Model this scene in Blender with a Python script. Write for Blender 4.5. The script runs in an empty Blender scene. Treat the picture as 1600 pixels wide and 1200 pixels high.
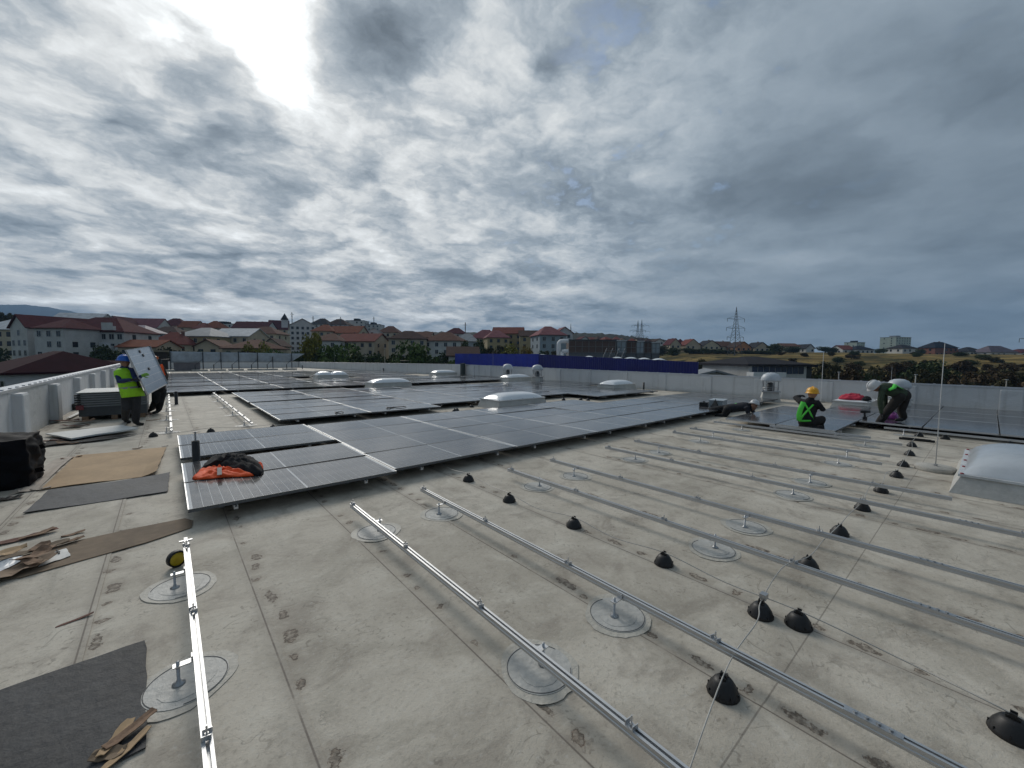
import bpy, bmesh, math, random
from mathutils import Vector, Matrix
import numpy as np
random.seed(7)
rnd = random.Random(11)
RAD = math.radians
SC = bpy.context.scene
COL = SC.collection

# ------------------------------------------------------------------ camera
FPX, YAW, PIT, ROL, EYE = 634.5, RAD(40.4), RAD(-3.8), RAD(0.36), 1.75
_f = Vector((math.sin(YAW)*math.cos(PIT), math.cos(YAW)*math.cos(PIT), math.sin(PIT)))
_r = Vector((math.cos(YAW), -math.sin(YAW), 0)); _u = _r.cross(_f)
CR = _r*math.cos(ROL) + _u*math.sin(ROL); CU = _u*math.cos(ROL) - _r*math.sin(ROL); CF = _f
cam_d = bpy.data.cameras.new('camera'); cam = bpy.data.objects.new('camera', cam_d); COL.objects.link(cam)
cam_d.sensor_width = 36; cam_d.lens = FPX/1600*36; cam_d.clip_start = 0.05; cam_d.clip_end = 20000
m = Matrix((CR, CU, -CF)).transposed().to_4x4(); m.translation = (0, 0, EYE); cam.matrix_world = m
SC.camera = cam
EYEV = Vector((0, 0, EYE))
HAZE = 0.0002

def ray(px, py): return CR*(px-800) + CU*(600-py) + CF*FPX
def grd(px, py, z=0.0):                    # photo pixel -> point on a level z
    d = ray(px, py); t = (z-EYE)/d.z; return Vector((d.x*t, d.y*t, z))
def at(px, py, dist):                      # pixel + horizontal distance
    d = ray(px, py); return d*(dist/math.hypot(d.x, d.y)) + EYEV
def atd(px, py, depth):                    # pixel + depth along the optical axis
    return ray(px, py)*(depth/FPX) + EYEV

# ------------------------------------------------------------------ sky, sun, exposure
SUN = Vector((0.145, 0.826, 0.545)).normalized()
world = bpy.data.worlds.new('World'); SC.world = world; world.use_nodes = True
NT = world.node_tree; NT.nodes.clear()
class NB:
    """small node-building helper"""
    def __init__(s, nt): s.nt = nt
    def n(s, t, **k):
        x = s.nt.nodes.new(t)
        for a, b in k.items(): setattr(x, a, b)
        return x
    def put(s, sock, v):
        if isinstance(v, bpy.types.NodeSocket): s.nt.links.new(v, sock)
        elif v is not None:
            if sock.type == 'RGBA' and isinstance(v, (tuple, list)) and len(v) == 3: v = (*v, 1)
            sock.default_value = v
    def m(s, op, a, b=None, c=None, clamp=False):
        x = s.n('ShaderNodeMath', operation=op, use_clamp=clamp)
        s.put(x.inputs[0], a); s.put(x.inputs[1], b)
        if c is not None: s.put(x.inputs[2], c)
        return x.outputs[0]
    def v(s, op, a, b=None, scale=None):
        x = s.n('ShaderNodeVectorMath', operation=op); s.put(x.inputs[0], a)
        if b is not None: s.put(x.inputs[1], b)
        if scale is not None: s.put(x.inputs['Scale'], scale)
        return x.outputs['Value'] if op in ('DOT_PRODUCT', 'LENGTH', 'DISTANCE') else x.outputs[0]
    def noise(s, vec, scale, detail=4, rough=.5, dist=0.0, col=False):
        x = s.n('ShaderNodeTexNoise'); s.put(x.inputs['Vector'], vec); s.put(x.inputs['Scale'], scale)
        s.put(x.inputs['Detail'], detail); s.put(x.inputs['Roughness'], rough); s.put(x.inputs['Distortion'], dist)
        return x.outputs['Color' if col else 'Fac']
    def vor(s, vec, scale, feature='F1', out='Distance', rand=1.0):
        x = s.n('ShaderNodeTexVoronoi', feature=feature); s.put(x.inputs['Vector'], vec); s.put(x.inputs['Scale'], scale)
        s.put(x.inputs['Randomness'], rand); return x.outputs[out]
    def mix(s, f, a, b, mode='MIX'):
        x = s.n('ShaderNodeMix', data_type='RGBA', blend_type=mode)
        s.put(x.inputs[0], f); s.put(x.inputs[6], a); s.put(x.inputs[7], b); return x.outputs[2]
    def step(s, x, lo, hi):                # smooth ramp lo..hi -> 0..1
        k = s.n('ShaderNodeMapRange', interpolation_type='SMOOTHSTEP'); s.put(k.inputs[0], x); s.put(k.inputs[1], lo); s.put(k.inputs[2], hi)
        return k.outputs[0]
    def sep(s, v):
        x = s.n('ShaderNodeSeparateXYZ'); s.put(x.inputs[0], v); return x.outputs
    def comb(s, a, b, c):
        x = s.n('ShaderNodeCombineXYZ'); s.put(x.inputs[0], a); s.put(x.inputs[1], b); s.put(x.inputs[2], c); return x.outputs[0]

def build_sky():
    b = NB(NT)
    dirv = b.v('NORMALIZE', b.n('ShaderNodeTexCoord').outputs['Generated'])
    dx, dy, dz = b.sep(dirv)
    zc = b.m('ADD', b.m('MAXIMUM', dz, 0.0), 0.16)
    K = 0.16
    u = b.m('DIVIDE', dx, zc); v = b.m('DIVIDE', dy, zc)
    uv = b.comb(u, v, 0.0)
    wcol = b.v('SUBTRACT', b.noise(uv, 1.6, 4, .55, col=True), (.5, .5, .5))
    uvw = b.v('ADD', uv, b.v('SCALE', wcol, scale=0.42))
    wcol2 = b.v('SUBTRACT', b.noise(b.v('ADD', uv, (7.3, 1.9, 0)), 7.0, 5, .6, col=True), (.5, .5, .5))
    uvw = b.v('ADD', uvw, b.v('SCALE', wcol2, scale=0.14))
    big = b.noise(b.v('ADD', uvw, (3.1, 8.2, 0)), 1.5, 5, .55)
    mid = b.noise(b.v('ADD', uvw, (1.7, 4.4, 0)), 3.3, 7, .58)
    n3 = b.noise(b.v('ADD', uvw, (6.1, 3.3, 0)), 2.7, 6, .56)
    bil = b.m('MULTIPLY', b.m('ABSOLUTE', b.m('SUBTRACT', n3, .5)), 3.2)      # billows: bright puffs between thin dark creases
    fine = b.noise(b.v('ADD', uv, b.v('SCALE', wcol2, scale=.10)), 13.0, 7, .66)
    sa = b.m('MAXIMUM', b.v('DOT_PRODUCT', dirv, tuple(SUN)), 0.0)
    near = b.m('POWER', sa, 3.2); core = b.m('POWER', sa, 300.0)
    # clouds seen in the photograph: (px, py, half width, half height, strength)
    def uvof(px, py):
        d = ray(px, py).normalized(); z = max(d.z, 0)+K; return d.x/z, d.y/z
    acc = None
    for (px, py, rx, ry, s) in CLOUDS:
        u0, v0 = uvof(px, py); ux, vx = uvof(px+4, py); uy, vy = uvof(px, py+4)
        a, c, e, g = (ux-u0)/4, (uy-u0)/4, (vx-v0)/4, (vy-v0)/4
        det = a*g-c*e
        ra = (g/det/rx, -c/det/rx, 0); rb = (-e/det/ry, a/det/ry, 0)
        q = b.v('SUBTRACT', uvw, (u0, v0, 0))
        qa = b.v('DOT_PRODUCT', q, ra); qb = b.v('DOT_PRODUCT', q, rb)
        r2 = b.m('ADD', b.m('MULTIPLY', qa, qa), b.m('MULTIPLY', qb, qb))
        w = b.m('MULTIPLY', b.m('EXPONENT', b.m('MULTIPLY', r2, -1.0)), s)
        acc = w if acc is None else b.m('ADD', acc, w)
    soft = b.step(near, 0.06, 0.5)                      # broken towards the sun, smooth sheet away from it
    amp = b.m('ADD', b.m('MULTIPLY', soft, 0.75), 0.25)
    t = b.m('ADD', b.m('MULTIPLY', b.m('SUBTRACT', big, .5), 1.2), b.m('MULTIPLY', b.m('SUBTRACT', mid, .5), b.m('MULTIPLY', amp, 2.2)))
    t = b.m('ADD', t, b.m('MULTIPLY', b.m('SUBTRACT', bil, .32), b.m('MULTIPLY', soft, .75)))
    t = b.m('ADD', t, b.m('MULTIPLY', b.m('SUBTRACT', fine, .5), b.m('MULTIPLY', amp, .60)))
    t = b.m('ADD', t, b.m('MULTIPLY', acc, 1.15))
    t = b.m('SUBTRACT', t, b.m('MULTIPLY', b.m('MAXIMUM', t, 0.0), .35))          # bright side saturates first
    mod = b.m('EXPONENT', b.m('MULTIPLY', t, 1.12))
    base = b.m('ADD', b.m('ADD', .185, b.m('MULTIPLY', near, .385)), b.m('MULTIPLY', core, 1.3))
    low = b.m('EXPONENT', b.m('MULTIPLY', b.m('MAXIMUM', dz, 0.0), -5.0))            # thinner, brighter layer far off
    base = b.m('ADD', base, b.m('MULTIPLY', low, b.m('ADD', .015, b.m('MULTIPLY', near, .20))))
    lum = b.m('MINIMUM', b.m('MULTIPLY', base, mod), 1.5)
    tint = b.mix(b.step(lum, .12, .62), (.77, .98, 1.19), (.97, 1.015, 1.03))
    tint = b.mix(b.m('MULTIPLY', near, .18), tint, (1.05, 1.0, .95))
    cloud = b.mix(1.0, tint, b.comb(lum, lum, lum), 'MULTIPLY')
    cloud10 = b.mix(1.0, cloud, (10, 10, 10), 'MULTIPLY')
    sky = b.n('ShaderNodeTexSky', sky_type='NISHITA', sun_disc=False)
    sky.sun_elevation = math.asin(SUN.z); sky.sun_rotation = math.atan2(SUN.x, SUN.y)
    gap = b.m('MULTIPLY', b.step(b.m('ADD', mid, b.m('MULTIPLY', fine, .5)), .66, .54), b.m('MULTIPLY', b.m('MULTIPLY', b.step(dz, .12, .35), b.step(near, .72, .5)), b.m('MULTIPLY', b.step(near, .0, .25), .45)))
    colr = b.mix(gap, cloud10, sky.outputs[0])
    below = b.step(dz, -.03, 0.0)
    colr = b.mix(below, (1.4, 1.4, 1.3), colr)
    bg = b.n('ShaderNodeBackground'); b.put(bg.inputs[0], colr); bg.inputs[1].default_value = 0.1
    o = b.n('ShaderNodeOutputWorld'); NT.links.new(bg.outputs[0], o.inputs[0])
CLOUDS = [(575, 60, 100, 62, -.95), (330, 225, 80, 36, -.7), (180, 195, 65, 26, -.6), (330, 400, 90, 10, -.55), (60, 350, 90, 13, -.5), (70, 285, 60, 9, -.4),
          (420, 300, 45, 45, -.35), (560, 275, 40, 30, -.4), (335, 95, 55, 45, -.6), (735, 175, 50, 45, -.35), (860, 75, 35, 45, -.45),
          (60, 90, 90, 60, .15), (640, 330, 90, 70, .12), (900, 190, 90, 60, .2), (1010, 240, 90, 50, .1), (120, 470, 160, 10, .7), (360, 482, 130, 8, .45),
          (1290, 290, 170, 60, -.32), (1060, 320, 170, 40, -.25), (1480, 130, 170, 110, -.25), (1340, 60, 120, 50, -.1), (1250, 400, 150, 14, .35), (1430, 220, 130, 20, .15),
          (900, 410, 80, 12, .4), (880, 455, 70, 8, .5), (720, 440, 120, 14, -.35), (420, 445, 120, 12, -.3), (1040, 470, 110, 10, .35), (650, 492, 60, 6, .5), (840, 505, 40, 4, .5), (980, 480, 90, 10, -.2), (1380, 500, 250, 22, -.12)]
build_sky()
sun_d = bpy.data.lights.new('sun', 'SUN'); sun_d.energy = 1.2; sun_d.angle = RAD(24); sun_d.color = (1, .95, .87)
sun = bpy.data.objects.new('sun', sun_d); COL.objects.link(sun); sun.rotation_euler = SUN.to_track_quat('Z', 'Y').to_euler()
SC.view_settings.view_transform = 'Standard'; SC.view_settings.look = 'None'
SC.view_settings.exposure = 0.46; SC.view_settings.gamma = 1.0; SC.view_settings.use_curve_mapping = False

# ------------------------------------------------------------------ materials
MATS = {}
def pbsdf(name):
    mt = bpy.data.materials.new(name); mt.use_nodes = True; nt = mt.node_tree
    return mt, NB(nt), nt.nodes['Principled BSDF']
def mat(name, col, rough=.7, metal=0.0, var=.18, scale=3.0, bump=0.0, bscale=None, spec=None, coat=0.0, col2=None, rvar=0.0, coord='obj', trans=0.0):
    """procedural material: base colour broken up by two noises, optional relief"""
    if name in MATS: return MATS[name]
    mt, b, p = pbsdf(name)
    if coord == 'obj': co = b.n('ShaderNodeTexCoord').outputs['Object']
    else: co = b.n('ShaderNodeNewGeometry').outputs['Position']
    n1 = b.noise(co, scale, 6, .6); n2 = b.noise(co, scale*7.3, 3, .6)
    f = b.m('ADD', b.m('MULTIPLY', n1, .65), b.m('MULTIPLY', n2, .35))
    f = b.step(f, .3, .7)
    c2 = col2 or tuple(min(1, c*(1+var)) for c in col); c1 = tuple(c*(1-var) for c in col) if col2 is None else col
    b.put(p.inputs['Base Color'], b.mix(f, c1, c2))
    b.put(p.inputs['Roughness'], b.m('ADD', rough-rvar/2, b.m('MULTIPLY', n1, rvar)) if rvar else rough)
    p.inputs['Metallic'].default_value = metal
    if spec is not None: p.inputs['Specular IOR Level'].default_value = spec
    if coat: p.inputs['Coat Weight'].default_value = coat; p.inputs['Coat Roughness'].default_value = .1
    if trans: p.inputs['Transmission Weight'].default_value = trans
    if bump:
        bn = b.n('ShaderNodeBump'); bn.inputs['Strength'].default_value = bump; bn.inputs['Distance'].default_value = .02
        b.put(bn.inputs['Height'], b.noise(co, bscale or scale*5, 5, .6)); b.put(p.inputs['Normal'], bn.outputs[0])
    MATS[name] = mt; return mt

def roof_membrane_mat():
    mt, b, p = pbsdf('roof_membrane'); MATS['roof_membrane'] = mt
    P = b.n('ShaderNodeNewGeometry').outputs['Position']
    x, y, z = b.sep(P)
    big = b.noise(P, .55, 6, .6, .4); med = b.noise(P, 2.6, 7, .65, .6); fine = b.noise(P, 33, 5, .65); grit = b.noise(P, 140, 2, .5)
    rndi = b.n('ShaderNodeObjectInfo').outputs['Random']
    c = b.mix(b.step(big, .33, .68), (.42, .38, .315), (.57, .52, .44))
    c = b.mix(b.m('MULTIPLY', b.step(med, .50, .72), .6), c, (.62, .58, .50))
    c = b.mix(b.m('MULTIPLY', b.step(med, .52, .32), .62), c, (.26, .225, .185))
    pond = b.noise(b.v('ADD', P, (2, 7, 0)), .33, 5, .6, 1.0)
    c = b.mix(b.m('MULTIPLY', b.m('MULTIPLY', b.step(pond, .50, .53), b.step(pond, .60, .53)), .28), c, (.24, .215, .17))
    # long dirt streaks where water dries along the sheets
    st = b.noise(b.v('MULTIPLY', P, (3.2, .35, 1)), 1.0, 5, .6, .5)
    c = b.mix(b.m('MULTIPLY', b.step(st, .55, .75), .4), c, (.25, .235, .20))
    c = b.mix(b.m('MULTIPLY', b.step(fine, .52, .72), .38), c, (.22, .20, .165))
    c = b.mix(b.m('MULTIPLY', b.step(fine, .45, .28), .35), c, (.58, .56, .52))
    c = b.mix(b.m('MULTIPLY', b.step(grit, .58, .74), .28), c, (.17, .155, .13))
    # scuffs and boot marks: thin dark crescents in scattered patches
    patch = b.step(b.noise(b.v('ADD', P, (5, 9, 0)), 1.7, 3, .5), .46, .6)
    wv = b.v('ADD', P, b.v('SCALE', b.noise(P, 5, 3, .6, col=True), scale=.16))
    ring = b.vor(wv, 13.0); rg = b.m('MULTIPLY', b.step(ring, .30, .36), b.step(ring, .47, .41))
    brk = b.step(b.noise(P, 20, 3, .6), .5, .6)
    c = b.mix(b.m('MULTIPLY', b.m('MULTIPLY', b.m('MULTIPLY', rg, brk), patch), .42), c, (.12, .105, .085))
    scr = b.noise(b.v('MULTIPLY', b.v('ADD', P, b.v('SCALE', b.noise(P, 1.1, 2, .5, col=True), scale=1.5)), (6, 60, 1)), 1.0, 2, .5)
    c = b.mix(b.m('MULTIPLY', b.m('MULTIPLY', b.step(scr, .66, .72), patch), .4), c, (.14, .125, .10))
    # fastener rows beside every lap: rusty ovals of dirt
    wx = b.m('MULTIPLY', b.m('SUBTRACT', b.noise(P, 11, 5, .7), .5), .13)
    wy = b.m('MULTIPLY', b.m('SUBTRACT', b.noise(b.v('ADD', P, (3, 3, 3)), 8, 4, .65), .5), .16)
    ux = b.m('FRACT', b.m('DIVIDE', b.m('SUBTRACT', x, .43), .89))
    lane = b.m('MULTIPLY', ux, .89)
    row = b.m('FLOOR', b.m('DIVIDE', b.m('SUBTRACT', x, .43), .89))
    yy = b.m('ADD', b.m('DIVIDE', y, .265), b.m('MULTIPLY', row, .37))
    cell = b.m('FLOOR', yy); fy = b.m('SUBTRACT', b.m('FRACT', yy), .5)
    wn = b.n('ShaderNodeTexWhiteNoise', noise_dimensions='2D'); b.put(wn.inputs['Vector'], b.comb(cell, row, 0))
    wr, wg, wb = b.sep(wn.outputs['Color'])
    ex = b.m('DIVIDE', b.m('ADD', b.m('SUBTRACT', lane, b.m('ADD', .045, b.m('MULTIPLY', wg, .06))), wx), b.m('ADD', .018, b.m('MULTIPLY', wr, .022)))
    ey = b.m('DIVIDE', b.m('ADD', b.m('ADD', b.m('MULTIPLY', fy, .265), b.m('MULTIPLY', b.m('SUBTRACT', wg, .5), .12)), wy), b.m('ADD', .025, b.m('MULTIPLY', b.m('MULTIPLY', wb, wb), .085)))
    rr = b.m('SQRT', b.m('ADD', b.m('MULTIPLY', ex, ex), b.m('MULTIPLY', ey, ey)))
    inside = b.step(rr, 1.05, .75); rim = b.m('MULTIPLY', inside, b.step(rr, .45, .9))
    have = b.step(wr, .22, .30)
    spot = b.m('MULTIPLY', b.m('ADD', b.m('MULTIPLY', inside, .45), b.m('MULTIPLY', rim, .5)), have)
    spot = b.m('MULTIPLY', spot, b.step(fine, .3, .6))
    c = b.mix(b.m('MINIMUM', b.m('MULTIPLY', spot, 1.7), .95), c, b.mix(b.step(fine, .4, .6), b.mix(wb, (.16, .085, .045), (.10, .07, .05)), (.05, .04, .03)))
    halo = b.m('MULTIPLY', b.m('MULTIPLY', b.step(rr, 3.0, .6), have), .38)
    c = b.mix(halo, c, (.23, .19, .15))
    # dirt caught on the lap edge and the cross joint
    edge = b.step(b.m('ABSOLUTE', b.m('SUBTRACT', ux, .5)), .492, .498)
    jag = b.step(b.noise(P, 3, 3, .6), .25, .5)
    c = b.mix(b.m('MULTIPLY', b.m('MULTIPLY', edge, jag), .85), c, (.11, .09, .075))
    soil = b.step(b.m('ABSOLUTE', b.m('SUBTRACT', ux, .5)), .42, .5)
    c = b.mix(b.m('MULTIPLY', b.m('MULTIPLY', soil, b.step(big, .3, .6)), .38), c, (.22, .19, .16))
    cj = b.step(b.m('ABSOLUTE', b.m('SUBTRACT', y, .65)), .006, .002)
    c = b.mix(b.m('MULTIPLY', cj, .6), c, (.14, .12, .10))
    b.put(p.inputs['Base Color'], c)
    b.put(p.inputs['Roughness'], b.m('ADD', .62, b.m('MULTIPLY', med, .25))); p.inputs['Specular IOR Level'].default_value = .35
    h = b.m('ADD', b.m('ADD', b.m('MULTIPLY', fine, .5), b.m('MULTIPLY', med, 1.1)), b.m('MULTIPLY', grit, .18))
    h = b.m('SUBTRACT', h, b.m('MULTIPLY', rim, .35))
    bn = b.n('ShaderNodeBump'); bn.inputs['Strength'].default_value = .6; bn.inputs['Distance'].default_value = .012
    b.put(bn.inputs['Height'], h); b.put(p.inputs['Normal'], bn.outputs[0])
    return mt
def panel_mat(name, drawn):
    """glass over cells. drawn=True prints the cell grid (far panels), otherwise it is plain white laminate under glass"""
    mt, b, p = pbsdf(name); MATS[name] = mt
    O = b.n('ShaderNodeTexCoord').outputs['Object']; x, y, z = b.sep(O)
    rndi = b.n('ShaderNodeObjectInfo').outputs['Random']
    if drawn:
        cx = b.m('FRACT', b.m('DIVIDE', b.m('SUBTRACT', x, .04), (2.235-.08)/24))
        ln = b.step(b.m('ABSOLUTE', b.m('SUBTRACT', cx, .5)), .468, .482)
        midl = b.step(b.m('ABSOLUTE', b.m('SUBTRACT', x, 2.235/2)), .013, .009)
        mg = b.m('MAXIMUM', b.step(b.m('ABSOLUTE', b.m('SUBTRACT', x, 2.235/2)), 2.235/2-.045, 2.235/2-.04), b.step(b.m('ABSOLUTE', b.m('SUBTRACT', y, 1.134/2)), 1.134/2-.0105, 1.134/2-.0085))
        w = b.m('MAXIMUM', b.m('MAXIMUM', midl, mg), b.m('MULTIPLY', ln, .38))
        c = b.mix(w, (.014, .017, .026), (.55, .56, .56))
    else: c = b.mix(b.noise(O, 4, 3), (.52, .53, .53), (.6, .6, .6))
    dust_sheen = b.noise(b.v('ADD', O, b.comb(b.m('MULTIPLY', rndi, 50), 0, 0)), 1.6, 6, .65)
    c = b.mix(b.m('MULTIPLY', b.step(dust_sheen, .30, .75), .24), c, (.46, .43, .39))  # dust tint, strengthened to paint a warm sky sheen onto the glass
    b.put(p.inputs['Base Color'], c)
    b.put(p.inputs['Roughness'], b.m('ADD', .07, b.m('MULTIPLY', dust_sheen, .13))); p.inputs['IOR'].default_value = 1.5; p.inputs['Specular IOR Level'].default_value = 1.0
    return mt
def cell_mat():
    mt, b, p = pbsdf('silicon_cell'); MATS['silicon_cell'] = mt
    O = b.n('ShaderNodeTexCoord').outputs['Object']; rndi = b.n('ShaderNodeObjectInfo').outputs['Random']
    d = b.noise(O, 1.6, 6, .65)
    c = b.mix(rndi, (.012, .014, .022), (.018, .021, .031))
    y = b.sep(O)[1]
    c = b.mix(b.m('MULTIPLY', b.step(b.m('ABSOLUTE', b.m('SUBTRACT', b.m('FRACT', b.m('DIVIDE', y, .182)), .5)), .488, .494), .35), c, (.45, .46, .46))
    c = b.mix(b.m('MULTIPLY', b.step(d, .30, .75), .24), c, (.46, .43, .39))  # same pale tint: dust plus painted sky sheen
    b.put(p.inputs['Base Color'], c); b.put(p.inputs['Roughness'], b.m('ADD', .07, b.m('MULTIPLY', d, .13))); p.inputs['IOR'].default_value = 1.5; p.inputs['Specular IOR Level'].default_value = 1.0
    return mt
def alu_mat():
    mt, b, p = pbsdf('aluminium'); MATS['aluminium'] = mt
    O = b.n('ShaderNodeTexCoord').outputs['Object']
    n = b.noise(b.v('MULTIPLY', O, (60, .8, 60)), 1.0, 4, .6); g = b.noise(O, 3, 5, .6)
    b.put(p.inputs['Base Color'], b.mix(g, (.50, .505, .51), (.66, .665, .67))); p.inputs['Metallic'].default_value = 1
    b.put(p.inputs['Roughness'], b.m('ADD', .36, b.m('MULTIPLY', n, .26)))
    return mt
def foliage_mat(name, c1, c2):
    mt, b, p = pbsdf(name); MATS[name] = mt
    g = b.n('ShaderNodeNewGeometry'); O = b.n('ShaderNodeTexCoord').outputs['Object']
    rndi = b.n('ShaderNodeObjectInfo').outputs['Random']
    f = b.m('ADD', b.m('MULTIPLY', b.noise(O, .9, 3, .6), .7), b.m('MULTIPLY', g.outputs['Random Per Island'], .45))
    c = b.mix(b.step(f, .25, .85), c1, c2)
    c = b.mix(b.m('MULTIPLY', rndi, .35), c, tuple(q*.55 for q in c1))
    b.put(p.inputs['Base Color'], c); p.inputs['Roughness'].default_value = .75; p.inputs['Specular IOR Level'].default_value = .2
    p.inputs['Subsurface Weight'].default_value = 0
    return mt
def ground_mat():
    mt, b, p = pbsdf('terrain_grass'); MATS['terrain_grass'] = mt
    P = b.n('ShaderNodeNewGeometry').outputs['Position']; x, y, z = b.sep(P)
    n = b.noise(P, .035, 6, .62, .8); n2 = b.noise(P, .16, 5, .6); n3 = b.noise(P, .012, 3, .5)
    stripe = b.noise(b.v('MULTIPLY', P, (.02, .07, .25)), 1.0, 5, .6)
    gold = b.mix(b.step(n, .35, .62), (.125, .085, .028), (.275, .195, .068))
    gold = b.mix(b.m('MULTIPLY', b.step(stripe, .5, .62), .7), gold, (.045, .040, .013))
    green = b.mix(b.step(n2, .35, .65), (.035, .045, .018), (.085, .09, .035))
    # dry meadow on the slope to the right of the road, green scrub and gardens on the town side
    az = b.m('ARCTAN2', x, y)
    field = b.step(b.m('ADD', az, b.m('MULTIPLY', b.m('SUBTRACT', n3, .5), .25)), RAD(58), RAD(63))
    rad = b.m('SQRT', b.m('ADD', b.m('MULTIPLY', x, x), b.m('MULTIPLY', y, y)))
    field = b.m('MULTIPLY', field, b.step(b.m('ADD', rad, b.m('MULTIPLY', n, 60)), 110, 150))
    gold = b.mix(b.step(b.noise(P, .05, 7, .7, 1.2), .48, .60), gold, (.040, .036, .012))
    field = b.m('MULTIPLY', field, b.step(n2, .72, .52))
    b.put(p.inputs['Base Color'], b.mix(field, green, gold)); p.inputs['Roughness'].default_value = .95; p.inputs['Specular IOR Level'].default_value = .1
    bn = b.n('ShaderNodeBump'); bn.inputs['Strength'].default_value = .8; bn.inputs['Distance'].default_value = .5
    b.put(bn.inputs['Height'], b.noise(P, .9, 5, .6)); b.put(p.inputs['Normal'], bn.outputs[0])
    return mt
roof_membrane_mat(); panel_mat('panel_glass', True); panel_mat('panel_laminate', False); cell_mat(); alu_mat(); ground_mat()
ALU = MATS['aluminium']
def wrap_mat():
    mt, b, p = pbsdf('white_wall_membrane'); P = b.n('ShaderNodeNewGeometry').outputs['Position']
    st = b.noise(b.v('MULTIPLY', P, (3.5, 3.5, .35)), 1.0, 5, .65); bl = b.noise(P, 1.1, 5, .6); z = b.sep(P)[2]
    c = b.mix(bl, (.56, .57, .58), (.68, .685, .685)); c = b.mix(b.m('MULTIPLY', b.step(st, .52, .72), .45), c, (.34, .335, .32))
    c = b.mix(b.m('MULTIPLY', b.step(b.m('ADD', z, b.m('MULTIPLY', bl, .3)), .38, .15), .4), c, (.36, .34, .30))
    b.put(p.inputs['Base Color'], c); p.inputs['Roughness'].default_value = .62
    bn = b.n('ShaderNodeBump'); bn.inputs['Strength'].default_value = .9; bn.inputs['Distance'].default_value = .03
    b.put(bn.inputs['Height'], b.m('ADD', b.noise(P, 2.4, 4, .55, .8), b.m('MULTIPLY', st, .4))); b.put(p.inputs['Normal'], bn.outputs[0]); return mt
M_wrap = wrap_mat()
M_coping = mat('coping_sheet', (.62, .63, .65), .38, metal=.6, var=.12, scale=2)
M_white = mat('white_paint', (.72, .72, .71), .5, var=.07, scale=3)
M_dome = mat('opal_acrylic', (.78, .80, .82), .22, var=.05, scale=1.5, coat=.3)
M_curb = mat('skylight_curb_skin', (.46, .455, .43), .65, var=.14, scale=3, bump=.4)
M_blk = mat('black_plastic', (.008, .008, .009), .5, var=.3, scale=12)
M_rubber = mat('grey_rubber', (.050, .055, .063), .72, var=.30, scale=1.6, bump=.4, bscale=12)
M_steel = mat('galvanised_steel', (.42, .43, .44), .42, metal=.85, var=.2, scale=8)
M_patch = mat('liquid_patch_resin', (.43, .425, .40), .55, var=.16, scale=5, bump=.5, bscale=18)
M_patchedge = mat('patch_outer_resin', (.45, .425, .37), .6, var=.16, scale=7, bump=.5, bscale=22)
M_mark = mat('dark_marker_line', (.10, .10, .10), .8, var=.3, scale=9)
M_card = mat('tan_cardboard', (.42, .29, .17), .85, var=.14, scale=2.2, bump=.25, bscale=8)
M_card2 = mat('brown_cardboard', (.185, .135, .09), .85, var=.28, scale=1.6, bump=.3, bscale=9)
M_card3 = mat('torn_cardboard', (.25, .16, .105), .9, var=.3, scale=6, bump=.3)
M_redcard = mat('rusty_cardboard', (.17, .085, .065), .9, var=.35, scale=7)
M_paper = mat('white_board', (.60, .60, .58), .6, var=.1, scale=3)
M_conc = mat('concrete', (.40, .385, .35), .85, var=.2, scale=5, bump=.5, bscale=40)
M_bag = mat('black_film', (.006, .006, .008), .7, var=.3, scale=5, bump=.6, bscale=9, spec=.12)
M_wire = mat('conductor_wire', (.38, .37, .35), .5, metal=.5, var=.15, scale=20)

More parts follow.
